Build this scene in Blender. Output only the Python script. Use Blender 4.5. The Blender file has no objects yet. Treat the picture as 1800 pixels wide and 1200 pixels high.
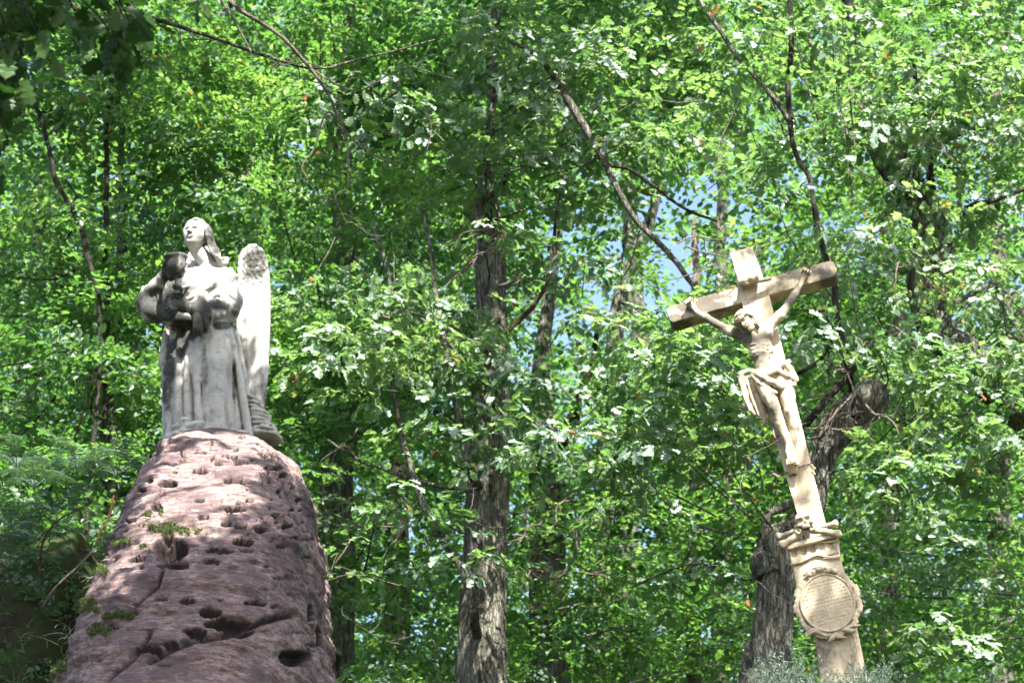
import bpy, math, random
import numpy as np
from mathutils import Matrix, Vector

random.seed(7)
RNG = np.random.default_rng(11)
D = bpy.data
SC = bpy.context.scene
COL = SC.collection
R = math.radians

# ------------------------------------------------------------------ camera
PITCH = R(25)
FPX = 4000.0                       # focal length in photograph pixels (1800 wide)
CAM = np.array([0.0, 0.0, 1.6])
cam_data = D.cameras.new('camera')
cam = D.objects.new('camera', cam_data); COL.objects.link(cam)
cam.location = CAM; cam.rotation_euler = (R(90) + PITCH, 0, 0)
cam_data.sensor_width = 36.0; cam_data.lens = 36.0 * FPX / 1800.0
cam_data.clip_start = 0.1; cam_data.clip_end = 2000
cam_data.dof.use_dof = True; cam_data.dof.focus_distance = 18.6; cam_data.dof.aperture_fstop = 3.6
SC.camera = cam

# ------------------------------------------------------------------ sky, sun, exposure
SUN_AZ, SUN_EL = R(15), R(50)      # azimuth: to the right of straight behind the camera
SDIR = np.array([math.sin(SUN_AZ) * math.cos(SUN_EL), -math.cos(SUN_AZ) * math.cos(SUN_EL), math.sin(SUN_EL)])
world = D.worlds.new('World'); SC.world = world; world.use_nodes = True
wn = world.node_tree; wn.nodes.clear()
sky = wn.nodes.new('ShaderNodeTexSky'); sky.sky_type = 'NISHITA'; sky.sun_disc = False
sky.sun_elevation = SUN_EL; sky.sun_rotation = math.atan2(SDIR[0], SDIR[1])
sky.air_density = 1.0; sky.dust_density = 2.2; sky.ozone_density = 1.2
bg = wn.nodes.new('ShaderNodeBackground'); bg.inputs['Strength'].default_value = 0.085
wo = wn.nodes.new('ShaderNodeOutputWorld')
wn.links.new(sky.outputs[0], bg.inputs[0]); wn.links.new(bg.outputs[0], wo.inputs[0])
sun_d = D.lights.new('sun', 'SUN'); sun_d.energy = 5.0; sun_d.angle = R(0.5); sun_d.color = (1.0, 0.945, 0.86)
sun = D.objects.new('sun', sun_d); COL.objects.link(sun)
sun.rotation_euler = Vector(SDIR).to_track_quat('Z', 'Y').to_euler(); sun.location = (5, -5, 30)
SC.view_settings.view_transform = 'Standard'; SC.view_settings.look = 'None'
SC.view_settings.gamma = 1.0; SC.view_settings.use_curve_mapping = False
SC.view_settings.exposure = 2.35
cy = SC.cycles
cy.max_bounces = 7; cy.diffuse_bounces = 3; cy.glossy_bounces = 2; cy.transmission_bounces = 5
cy.transparent_max_bounces = 4; cy.caustics_reflective = False; cy.caustics_refractive = False
cy.sample_clamp_indirect = 6.0

# ------------------------------------------------------------------ geometry of the view (used to survey positions from the photograph)
FWD = np.array([0, math.cos(PITCH), math.sin(PITCH)]); UP = np.array([0, -math.sin(PITCH), math.cos(PITCH)])
def ray(px, py):
    px = np.asarray(px, float); py = np.asarray(py, float)
    return ((px - 900) / FPX)[..., None] * np.array([1., 0, 0]) + ((600 - py) / FPX)[..., None] * UP + FWD
def P(px, py, Y):
    d = ray(px, py); t = np.asarray(Y, float) / d[..., 1]
    return CAM + d * t[..., None]
def proj(V):
    q = V - CAM; z = q @ FWD
    return 900 + FPX * q[..., 0] / z, 600 - FPX * (q @ UP) / z

# ------------------------------------------------------------------ noise
def _hash(ix, iy, iz, s):
    with np.errstate(over='ignore'):
        h = (ix.astype(np.uint32) * np.uint32(374761393) + iy.astype(np.uint32) * np.uint32(668265263)
             + iz.astype(np.uint32) * np.uint32(2147483647 - 1234567) + np.uint32(s * 97531 + 13))
        h = (h ^ (h >> np.uint32(13))) * np.uint32(1274126177)
        h = (h ^ (h >> np.uint32(16))) * np.uint32(2246822519)
        h = h ^ (h >> np.uint32(13))
    return (h & np.uint32(0xFFFFFF)).astype(np.float32) / 8388607.5 - 1.0
def noise(p, seed=0):
    p = np.asarray(p, np.float32); f = np.floor(p); i = f.astype(np.int64); t = p - f; t = t * t * (3 - 2 * t)
    x, y, z = i[..., 0], i[..., 1], i[..., 2]; tx, ty, tz = t[..., 0], t[..., 1], t[..., 2]
    r = 0
    for dx in (0, 1):
        wx = tx if dx else 1 - tx
        for dy in (0, 1):
            wy = ty if dy else 1 - ty
            for dz in (0, 1):
                wz = tz if dz else 1 - tz
                r = r + wx * wy * wz * _hash(x + dx, y + dy, z + dz, seed)
    return r
def fbm(p, octv=4, seed=0, gain=.5):
    p = np.asarray(p, np.float32); a, r, s = 1.0, 0, 0
    for o in range(octv):
        r = r + a * noise(p * 2 ** o + o * 17.3, seed + o); s += a; a *= gain
    return r / s
def sstep(a, b, x):
    t = np.clip((x - a) / (b - a), 0, 1); return t * t * (3 - 2 * t)

# ------------------------------------------------------------------ linking meshes
def mesh_data(name, V, F, mat, smooth=True, attrs=None):
    V = np.asarray(V, np.float32); me = D.meshes.new(name)
    F = np.asarray(F, np.int32); n = F.shape[1]
    me.vertices.add(len(V)); me.vertices.foreach_set('co', V.ravel())
    me.loops.add(F.size); me.loops.foreach_set('vertex_index', F.ravel())
    me.polygons.add(len(F)); me.polygons.foreach_set('loop_start', np.arange(len(F), dtype=np.int32) * n)
    me.update(calc_edges=True)
    me.polygons.foreach_set('use_smooth', np.full(len(F), smooth, bool))
    for k, a in (attrs or {}).items():
        at = me.attributes.new(k, 'FLOAT', 'POINT'); at.data.foreach_set('value', np.asarray(a, np.float32).ravel())
    if mat: me.materials.append(mat)
    return me
def obj(name, V, F, mat, parent=None, smooth=True, attrs=None, kind=None, label=None, local=False):
    V = np.asarray(V, float)
    if parent is not None and not local: V = V - np.array(parent['_loc'])
    o = D.objects.new(name, mesh_data(name, V, F, mat, smooth, attrs)); COL.objects.link(o)
    if parent is not None: o.parent = parent
    if kind: o['kind'] = kind
    if label: o['label'] = label
    return o
def thing(name, label, cat, loc=(0, 0, 0), group=None):
    o = D.objects.new(name, None); COL.objects.link(o); o.location = [float(c) for c in loc]
    o['_loc'] = [float(c) for c in loc]; o.empty_display_size = .2
    o['label'] = label; o['category'] = cat
    if group: o['group'] = group
    return o
def done_things():
    for o in D.objects:
        if '_loc' in o: del o['_loc']
class MB:
    """collects vertices and quads / triangles (kept as quads, a triangle repeats no vertex: split lists)"""
    def __init__(s): s.V = []; s.Q = []; s.n = 0; s.A = []
    def add(s, V, Q, a=None):
        V = np.asarray(V, float); s.V.append(V); s.Q.append(np.asarray(Q) + s.n); s.n += len(V)
        s.A.append(np.full(len(V), 0.5 if a is None else a) if np.ndim(a) == 0 else a)
    def out(s): return np.concatenate(s.V), np.concatenate(s.Q), np.concatenate(s.A)
    def build(s, name, mat, parent=None, smooth=True, kind=None, label=None, local=False):
        V, Q, A = s.out(); return obj(name, V, Q, mat, parent, smooth, {'rnd': A}, kind, label, local)

# ------------------------------------------------------------------ implicit sculpting
class Vol:
    def __init__(s, lo, hi, h):
        s.lo = np.array(lo, float); s.h = h; s.n = np.ceil((np.array(hi) - s.lo) / h).astype(int) + 1
        s.F = np.full(s.n, .4, np.float32)
    def region(s, lo, hi, pad):
        a = np.maximum(np.floor((np.asarray(lo) - pad - s.lo) / s.h).astype(int), 0)
        b = np.minimum(np.ceil((np.asarray(hi) + pad - s.lo) / s.h).astype(int) + 1, s.n)
        b = np.maximum(a + 1, b)
        ax = [s.lo[i] + s.h * np.arange(a[i], b[i], dtype=np.float32) for i in range(3)]
        return tuple(slice(a[i], b[i]) for i in range(3)), np.meshgrid(*ax, indexing='ij', sparse=True)
    def put(s, sl, d, k, sub=False):
        a = s.F[sl]
        if sub:
            d = -d
            if k > 0:
                h = np.maximum(k - np.abs(a - d), 0) / k; s.F[sl] = np.maximum(a, d) + h * h * k / 4
            else: s.F[sl] = np.maximum(a, d)
        else:
            if k > 0:
                h = np.maximum(k - np.abs(a - d), 0) / k; s.F[sl] = np.minimum(a, d) - h * h * k / 4
            else: s.F[sl] = np.minimum(a, d)
    def cone(s, p, q, r1, r2=None, k=.02, sub=False):
        r2 = r1 if r2 is None else r2; p = np.asarray(p, float); q = np.asarray(q, float); m = max(r1, r2)
        sl, (X, Y, Z) = s.region(np.minimum(p, q), np.maximum(p, q), m + k + 3 * s.h)
        v = q - p; L = max(v @ v, 1e-9)
        t = np.clip(((X - p[0]) * v[0] + (Y - p[1]) * v[1] + (Z - p[2]) * v[2]) / L, 0, 1)
        d = np.sqrt((X - p[0] - t * v[0]) ** 2 + (Y - p[1] - t * v[1]) ** 2 + (Z - p[2] - t * v[2]) ** 2) - (r1 + t * (r2 - r1))
        s.put(sl, d.astype(np.float32), k, sub)
    def chain(s, pts, rad, k=.02, sub=False):
        for i in range(len(pts) - 1): s.cone(pts[i], pts[i + 1], rad[i], rad[i + 1], k, sub)
    def ell(s, c, r, k=.02, M=None, sub=False):
        c = np.asarray(c, float); r = np.asarray(r, float); m = r.max()
        sl, (X, Y, Z) = s.region(c, c, m + k + 3 * s.h)
        x, y, z = X - c[0], Y - c[1], Z - c[2]
        if M is not None:
            x, y, z = (M[0, 0] * x + M[0, 1] * y + M[0, 2] * z, M[1, 0] * x + M[1, 1] * y + M[1, 2] * z, M[2, 0] * x + M[2, 1] * y + M[2, 2] * z)
        k0 = np.sqrt((x / r[0]) ** 2 + (y / r[1]) ** 2 + (z / r[2]) ** 2) + 1e-6
        k1 = np.sqrt((x / r[0] ** 2) ** 2 + (y / r[1] ** 2) ** 2 + (z / r[2] ** 2) ** 2) + 1e-6
        s.put(sl, (k0 * (k0 - 1) / k1).astype(np.float32), k, sub)
    def box(s, c, hs, rd=.01, k=0, sub=False):
        c = np.asarray(c, float); hs = np.asarray(hs, float)
        sl, (X, Y, Z) = s.region(c - hs, c + hs, k + 4 * s.h)
        qx, qy, qz = np.abs(X - c[0]) - hs[0] + rd, np.abs(Y - c[1]) - hs[1] + rd, np.abs(Z - c[2]) - hs[2] + rd
        d = np.sqrt(np.maximum(qx, 0) ** 2 + np.maximum(qy, 0) ** 2 + np.maximum(qz, 0) ** 2) + np.minimum(np.maximum(np.maximum(qx, qy), qz), 0) - rd
        s.put(sl, d.astype(np.float32), k, sub)
    def fn(s, f, lo, hi, k=.02, sub=False):
        sl, (X, Y, Z) = s.region(lo, hi, k + 3 * s.h)
        s.put(sl, np.broadcast_to(f(X, Y, Z), s.F[sl].shape).astype(np.float32), k, sub)
    def rough(s, amp, freq, seed=0, octv=3):
        m = np.argwhere(np.abs(s.F) < amp * 2 + 2 * s.h)
        p = s.lo + m * s.h
        s.F[tuple(m.T)] += amp * fbm(p * freq, octv, seed)
    def mesh(s):
        F = s.F; S = F < 0
        nx, ny, nz = F.shape
        cnt = np.zeros((nx - 1, ny - 1, nz - 1), np.int8)
        cs = [(i, j, k) for i in (0, 1) for j in (0, 1) for k in (0, 1)]
        for i, j, k in cs: cnt += S[i:nx - 1 + i, j:ny - 1 + j, k:nz - 1 + k]
        act = (cnt > 0) & (cnt < 8); idx = np.argwhere(act)
        vid = np.full(act.shape, -1, np.int32); vid[act] = np.arange(len(idx))
        vals = np.stack([F[idx[:, 0] + i, idx[:, 1] + j, idx[:, 2] + k] for i, j, k in cs], 1)
        acc = np.zeros((len(idx), 3)); w = np.zeros(len(idx))
        C = np.array(cs, float)
        for a in range(8):
            for b in range(a + 1, 8):
                if np.abs(C[a] - C[b]).sum() != 1: continue
                va, vb = vals[:, a], vals[:, b]; m = (va < 0) != (vb < 0)
                t = np.where(m, va / np.where(m, va - vb, 1), 0)
                acc += m[:, None] * (C[a] + t[:, None] * (C[b] - C[a])); w += m
        V = s.lo + s.h * (idx + acc / w[:, None])
        Q = []
        for ax in range(3):
            sh = [slice(None)] * 3; sh2 = [slice(None)] * 3; sh[ax] = slice(0, -1); sh2[ax] = slice(1, None)
            A, B = S[tuple(sh)], S[tuple(sh2)]
            e = np.argwhere(A != B); o1, o2 = [(1, 2), (2, 0), (0, 1)][ax]
            ok = (e[:, o1] > 0) & (e[:, o2] > 0) & (e[:, o1] < F.shape[o1] - 1) & (e[:, o2] < F.shape[o2] - 1); e = e[ok]
            ins = A[tuple(e.T)]
            def g(d1, d2):
                q = e.copy(); q[:, o1] -= d1; q[:, o2] -= d2; return vid[tuple(q.T)]
            q = np.stack([g(1, 1), g(0, 1), g(0, 0), g(1, 0)], 1)
            q[~ins] = q[~ins][:, ::-1]; Q.append(q)
        return V, np.concatenate(Q)

def frame(yaw, pitch, roll=0):
    """rows: right, back, up of a head; yaw turns to the viewer's left, pitch tips the face up"""
    M = Matrix.Rotation(yaw, 3, 'Z').to_3x3() @ Matrix.Rotation(-pitch, 3, 'X') @ Matrix.Rotation(roll, 3, 'Y')
    return np.array(M)          # columns are the axes

# ------------------------------------------------------------------ materials
class NT:
    def __init__(s, name):
        s.m = D.materials.new(name); s.m.use_nodes = True; s.t = s.m.node_tree; s.t.nodes.clear()
        s.out = s.t.nodes.new('ShaderNodeOutputMaterial')
    def n(s, typ, **kw):
        nd = s.t.nodes.new('ShaderNode' + typ)
        for k, v in kw.items():
            if k.startswith('_'): setattr(nd, k[1:], v)
            else:
                key = k.replace('__', ' ')
                key = int(key[1:]) if key[0] == 'i' and key[1:].isdigit() else key
                if isinstance(v, bpy.types.NodeSocket): s.t.links.new(v, nd.inputs[key])
                else: nd.inputs[key].default_value = v
        return nd
    def ramp(s, fac, stops):
        nd = s.t.nodes.new('ShaderNodeValToRGB'); s.t.links.new(fac, nd.inputs[0]); cr = nd.color_ramp
        while len(cr.elements) < len(stops): cr.elements.new(.5)
        for e, (p, c) in zip(cr.elements, stops): e.position = p; e.color = (c, c, c, 1) if np.ndim(c) == 0 else (*c, 1)
        return nd.outputs[0]
    def mix(s, fac, a, b, mode='MIX'):
        nd = s.t.nodes.new('ShaderNodeMix'); nd.data_type = 'RGBA'; nd.blend_type = mode
        for i, v in ((0, fac), (6, a), (7, b)):
            if isinstance(v, bpy.types.NodeSocket): s.t.links.new(v, nd.inputs[i])
            else: nd.inputs[i].default_value = v if i == 0 else (*v, 1)
        return nd.outputs[2]
    def coord(s, scale=(1, 1, 1), rot=(0, 0, 0)):
        tc = s.n('TexCoord'); mp = s.n('Mapping', Vector=tc.outputs['Object'], Scale=scale, Rotation=rot); return mp.outputs[0]
    def noise(s, vec, scale, detail=5, rough=.6, dist=0):
        return s.n('TexNoise', Vector=vec, Scale=scale, Detail=detail, Roughness=rough, Distortion=dist).outputs[0]
    def attr(s, name): return s.n('Attribute', _attribute_name=name).outputs['Fac']
    def surf(s, col, rough=.8, bump=None, bs=.3, bd=.02, spec=.3):
        p = s.n('BsdfPrincipled', Roughness=rough); p.inputs['Specular IOR Level'].default_value = spec
        if isinstance(col, bpy.types.NodeSocket): s.t.links.new(col, p.inputs['Base Color'])
        else: p.inputs['Base Color'].default_value = (*col, 1)
        if bump is not None:
            b = s.n('Bump', Height=bump, Strength=bs, Distance=bd); s.t.links.new(b.outputs[0], p.inputs['Normal'])
        s.t.links.new(p.outputs[0], s.out.inputs[0]); return s.m

def mat_stone(name, c1, c2, grime_shade=(.020, .022, .019), lich=(.42, .43, .33), cutoff=.5, base_stain=.0):
    t = NT(name); v = t.coord()
    n1 = t.noise(v, 5, 6, .65); n2 = t.noise(v, 38, 4, .7)
    col = t.mix(t.ramp(n1, [(.35, 0), (.65, 1)]), c1, c2)
    col = t.mix(t.ramp(t.noise(v, 14, 5, .7), [(.55, 0), (.7, .55)]), col, lich)
    streak = t.noise(t.coord((9, 9, 1.3)), 3, 4, .7)
    col = t.mix(t.ramp(streak, [(.52, 0), (.72, .45)]), col, tuple(c * .45 for c in c2))
    g = t.n('Math', _operation='MULTIPLY_ADD', i0=t.noise(v, 11, 5, .7), i1=1.1, i2=t.attr('grime_shade')); g.inputs[2].default_value = 0
    t.t.links.new(t.attr('grime_shade'), g.inputs[2])
    col = t.mix(t.ramp(g.outputs[0], [(.62, 0), (1.15, .93)]), col, grime_shade)
    col = t.mix(t.ramp(n2, [(.3, .35), (.5, 0)]), col, tuple(c * .4 for c in c1))
    hb = t.n('Math', _operation='ADD', i0=n2, i1=t.noise(v, 120, 3, .7))
    return t.surf(col, .88, hb.outputs[0], .35, .006, .2)

M_angel = mat_stone('pale_weathered_stone', (.40, .385, .36), (.33, .32, .30))
M_cross = mat_stone('cream_sandstone', (.54, .445, .31), (.44, .36, .25), grime_shade=(.085, .078, .065), lich=(.38, .36, .30))

def mat_rock():
    t = NT('red_sandstone'); v = t.coord()
    st = t.coord((1.6, 1.6, 7.0), (R(4), R(-7), 0))
    n1 = t.noise(st, 4.5, 7, .65, .4); n2 = t.noise(v, 2.2, 5, .6); n3 = t.noise(v, 45, 4, .75)
    col = t.mix(t.ramp(n1, [(.32, 0), (.68, 1)]), (.105, .066, .062), (.41, .295, .265))
    col = t.mix(t.ramp(n2, [(.42, 0), (.60, .8)]), col, (.075, .052, .056))
    col = t.mix(t.ramp(t.noise(st, 12, 4, .7, .5), [(.48, 0), (.60, .75)]), col, (.07, .048, .054))
    col = t.mix(t.ramp(t.noise(t.coord((2, 2, 13), (R(4), R(-7), 0)), 6, 5, .7, .8), [(.52, 0), (.60, .7)]), col, (.055, .04, .045))
    col = t.mix(t.ramp(t.noise(v, 7, 6, .7), [(.60, 0), (.68, .6)]), col, (.23, .26, .20))
    col = t.mix(t.ramp(t.attr('grime_shade'), [(.1, 0), (.6, 1)]), col, (.030, .022, .022))  # overhang shade inside pits and cracks, painted as dark colour
    col = t.mix(t.ramp(t.attr('moss'), [(.3, 0), (.7, 1)]), col, (.055, .075, .018))
    col = t.mix(t.ramp(n3, [(.32, .8), (.47, 0)]), col, (.07, .045, .045))
    a = t.n('Math', _operation='ADD', i0=n3, i1=t.noise(st, 30, 4, .7)).outputs[0]
    return t.surf(col, .85, a, .6, .012, .25)
M_rock = mat_rock()

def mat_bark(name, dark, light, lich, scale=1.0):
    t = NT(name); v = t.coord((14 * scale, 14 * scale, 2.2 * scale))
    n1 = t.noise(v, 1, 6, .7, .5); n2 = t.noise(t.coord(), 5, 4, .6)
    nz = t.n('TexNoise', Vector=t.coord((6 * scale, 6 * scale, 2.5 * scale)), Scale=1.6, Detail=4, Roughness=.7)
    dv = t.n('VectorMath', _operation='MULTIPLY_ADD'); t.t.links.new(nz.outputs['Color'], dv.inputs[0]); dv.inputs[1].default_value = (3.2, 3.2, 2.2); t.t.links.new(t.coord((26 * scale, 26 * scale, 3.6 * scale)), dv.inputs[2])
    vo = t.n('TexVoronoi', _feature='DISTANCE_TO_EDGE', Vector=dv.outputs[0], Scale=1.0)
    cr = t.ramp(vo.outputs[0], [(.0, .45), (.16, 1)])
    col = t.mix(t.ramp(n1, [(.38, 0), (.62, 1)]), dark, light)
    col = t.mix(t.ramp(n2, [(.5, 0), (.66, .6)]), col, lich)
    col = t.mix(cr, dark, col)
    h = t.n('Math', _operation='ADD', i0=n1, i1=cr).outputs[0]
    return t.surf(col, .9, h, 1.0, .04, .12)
M_bark = mat_bark('grey_oak_bark', (.035, .034, .029), (.215, .205, .17), (.17, .19, .135))
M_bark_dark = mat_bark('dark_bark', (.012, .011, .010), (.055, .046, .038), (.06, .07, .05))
M_bark_red = mat_bark('brown_bark', (.025, .016, .010), (.11, .07, .042), (.09, .085, .055), 2)
M_twig = mat_bark('bare_twig', (.15, .12, .10), (.38, .33, .28), (.30, .28, .24), 4)

def mat_leaf(name, stops, tstops, tr=.42, gl=.10, rough=.33, fr=.16):
    t = NT(name); a = t.attr('rnd')
    geo = t.n('NewGeometry')
    c1 = t.ramp(a, stops); c2 = t.ramp(a, tstops)
    d = t.n('BsdfDiffuse', Color=c1); tl = t.n('BsdfTranslucent', Color=c2)
    m = t.n('MixShader', i0=tr, i1=d.outputs[0], i2=tl.outputs[0])
    g = t.n('BsdfGlossy', Color=(.9, .95, 1.0, 1), Roughness=rough)
    lw = t.n('LayerWeight', Blend=.25)
    f = t.n('Math', _operation='MULTIPLY_ADD', i0=lw.outputs['Fresnel'], i1=fr, i2=gl)
    m2 = t.n('MixShader', i0=f.outputs[0], i1=m.outputs[0], i2=g.outputs[0])
    t.t.links.new(m2.outputs[0], t.out.inputs[0]); return t.m
G = [(.0, (.024, .058, .024)), (.35, (.050, .104, .040)), (.7, (.095, .165, .062)), (.955, (.18, .25, .10)), (.975, (.24, .15, .05)), (1., (.28, .14, .06))]
T_ = [(.0, (.07, .21, .028)), (.35, (.15, .37, .048)), (.7, (.28, .56, .08)), (.955, (.47, .71, .14)), (.975, (.4, .22, .06)), (1., (.45, .2, .08))]
M_leaf = mat_leaf('beech_leaf', G, T_, tr=.48, gl=.045, rough=.55, fr=.10)
G2 = [(.0, (.042, .090, .042)), (.5, (.080, .145, .066)), (.93, (.13, .19, .08)), (.97, (.25, .16, .06)), (1., (.30, .15, .07))]
T2 = [(.0, (.11, .27, .06)), (.5, (.23, .43, .10)), (.93, (.40, .60, .15)), (.97, (.4, .22, .06)), (1., (.45, .2, .08))]
M_oak = mat_leaf('oak_leaf', G2, T2, tr=.44, gl=.055, rough=.62, fr=.10)
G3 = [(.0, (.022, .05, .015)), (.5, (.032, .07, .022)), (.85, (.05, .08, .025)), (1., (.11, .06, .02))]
M_oak_shaded = mat_leaf('shaded_oak_leaf', G3, [(.0, (.02, .07, .01)), (.85, (.05, .12, .02)), (1., (.12, .07, .02))], tr=.3, gl=.0, rough=.6, fr=.03)  # oak leaf copy with shade put into its colour
M_fern = mat_leaf('fern_leaf', [(.0, (.045, .085, .055)), (1., (.09, .14, .09))], [(.0, (.05, .12, .05)), (1., (.10, .2, .07))], tr=.3, gl=.08, rough=.4)
M_heath = mat_leaf('grey_green_needle', [(.0, (.03, .06, .03)), (1., (.08, .125, .07))], [(.0, (.09, .13, .07)), (1., (.15, .2, .10))], tr=.25, gl=.05, rough=.5)
M_grass = mat_leaf('dry_grass', [(.0, (.08, .13, .04)), (.5, (.18, .2, .09)), (1., (.32, .27, .17))], [(.0, (.1, .2, .04)), (1., (.3, .28, .12))], tr=.3, gl=.05, rough=.5)
M_moss = mat_leaf('moss', [(.0, (.035, .055, .012)), (1., (.11, .14, .03))], [(.0, (.05, .09, .01)), (1., (.13, .18, .02))], tr=.25, gl=.01, rough=.7)
def mat_soil():
    t = NT('leaf_litter_soil'); v = t.coord()
    col = t.mix(t.ramp(t.noise(v, 6, 6, .7), [(.35, 0), (.65, 1)]), (.012, .010, .008), (.045, .032, .024))
    col = t.mix(t.ramp(t.noise(v, 2.2, 5, .65), [(.42, 0), (.55, .9)]), col, (.03, .05, .014))
    return t.surf(col, .95, t.noise(v, 25, 6, .75), .8, .04, .1)
M_soil = mat_soil()
def flat(name, c, rough=.7):
    t = NT(name); n = t.noise(t.coord(), 20, 4, .6)
    return t.surf(t.mix(n, tuple(x * .7 for x in c), c), rough, n, .2, .005)
M_ins = flat('worn_letter_grime', (.45, .375, .27), .9)
M_wire = flat('rusty_wire', (.10, .07, .05), .6)

# ------------------------------------------------------------------ tubes, curves
def smooth_path(pts, n):
    """Catmull-Rom through pts (k, d) -> n points"""
    p = np.asarray(pts, float); k = len(p)
    if k == 2: return p[0] + (p[1] - p[0]) * np.linspace(0, 1, n)[:, None]
    e = np.concatenate([[2 * p[0] - p[1]], p, [2 * p[-1] - p[-2]]])
    seg = np.linalg.norm(np.diff(p[:, :3], axis=0), axis=1) + 1e-6; cum = np.concatenate([[0], np.cumsum(seg)])
    s = np.linspace(0, cum[-1], n); i = np.clip(np.searchsorted(cum, s, 'right') - 1, 0, k - 2); t = ((s - cum[i]) / seg[i])[:, None]
    a, b, c, d = e[i], e[i + 1], e[i + 2], e[i + 3]
    return .5 * (2 * b + (c - a) * t + (2 * a - 5 * b + 4 * c - d) * t * t + (3 * b - a - 3 * c + d) * t ** 3)
def tube(path, rad, segs=8, rough=0, rf=8, seed=0, cap=True):
    C = np.asarray(path, float); n = len(C); rad = np.broadcast_to(np.asarray(rad, float), n)
    T = np.gradient(C, axis=0); T /= np.linalg.norm(T, axis=1)[:, None] + 1e-9
    ref = np.array([0.31, -.9, .29]) if abs(T[0] @ np.array([0, -1, 0])) < .9 else np.array([1., 0, .1])
    U = np.cross(T, ref); U /= np.linalg.norm(U, axis=1)[:, None] + 1e-9; W = np.cross(T, U)
    th = np.linspace(0, 2 * np.pi, segs, endpoint=False)
    dirs = U[:, None] * np.cos(th)[None, :, None] + W[:, None] * np.sin(th)[None, :, None]
    r = np.repeat(rad[:, None], segs, 1)
    if rough:
        L = np.concatenate([[0], np.cumsum(np.linalg.norm(np.diff(C, axis=0), axis=1))])
        rr = rad.mean()
        q = np.stack([np.cos(th)[None] * 3.2 + 0 * L[:, None], np.sin(th)[None] * 3.2 + 0 * L[:, None], np.broadcast_to(L[:, None] * rf, (n, segs))], -1)
        r = r * (1 + rough * fbm(q + seed * 7.7, 4, seed)) 
        q2 = q * np.array([4.5, 4.5, .35]) + seed
        r = r - rr * rough * .35 * np.maximum(0, .35 - np.abs(fbm(q2, 2, seed + 5))) / .35
    V = (C[:, None] + dirs * r[..., None]).reshape(-1, 3)
    i = np.arange(n - 1)[:, None] * segs; j = np.arange(segs)[None]; jn = (j + 1) % segs
    Q = np.stack([i + j, i + jn, i + segs + jn, i + segs + j], -1).reshape(-1, 4)
    if cap:
        V = np.concatenate([V, C[:1], C[-1:]]); a, b = n * segs, n * segs + 1
        j = np.arange(0, segs, 2)
        Q = np.concatenate([Q, np.stack([np.full(len(j), a), (j + 2) % segs, (j + 1) % segs, j], 1),
                            np.stack([np.full(len(j), b), (n - 1) * segs + j, (n - 1) * segs + (j + 1) % segs, (n - 1) * segs + (j + 2) % segs], 1)])
    return V, Q
def pxpath(pts, Y, n=None, wob=0):
    """survey points (px, py, radius px[, depth offset]) -> world path and radii"""
    a = np.array([(p[0], p[1], p[2], (p[3] if len(p) > 3 else 0)) for p in pts], float)
    w = P(a[:, 0], a[:, 1], Y + a[:, 3]); dist = np.linalg.norm(w - CAM, axis=1)
    q = smooth_path(np.concatenate([w, (a[:, 2] * dist / FPX)[:, None]], 1), n or len(pts) * 6)
    if wob:
        q[:, :3] += wob * np.stack([fbm(q[:, :3] * 2.5 + s * 31, 2, s) for s in (1, 2, 3)], 1)
    return q[:, :3], np.maximum(q[:, 3], .002)
def lathe(prof, segs=32, M=None, c=(0, 0, 0)):
    pr = np.asarray(prof, float); th = np.linspace(0, 2 * np.pi, segs, endpoint=False)
    V = np.stack([pr[:, 0, None] * np.cos(th), pr[:, 0, None] * np.sin(th), np.broadcast_to(pr[:, 1, None], (len(pr), segs))], -1).reshape(-1, 3)
    if M is not None: V = V @ np.asarray(M).T
    i = np.arange(len(pr) - 1)[:, None] * segs; j = np.arange(segs)[None]; jn = (j + 1) % segs
    return V + np.asarray(c), np.stack([i + j, i + jn, i + segs + jn, i + segs + j], -1).reshape(-1, 4)
def rot_from(z, spin=None):
    z = np.asarray(z, float); z = z / np.linalg.norm(z); a = np.array([1., 0, 0]) if abs(z[0]) < .8 else np.array([0, 1., 0])
    x = np.cross(a, z); x /= np.linalg.norm(x); y = np.cross(z, x)
    if spin is not None: x, y = x * math.cos(spin) + y * math.sin(spin), -x * math.sin(spin) + y * math.cos(spin)
    return np.stack([x, y, z], 1)
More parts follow.
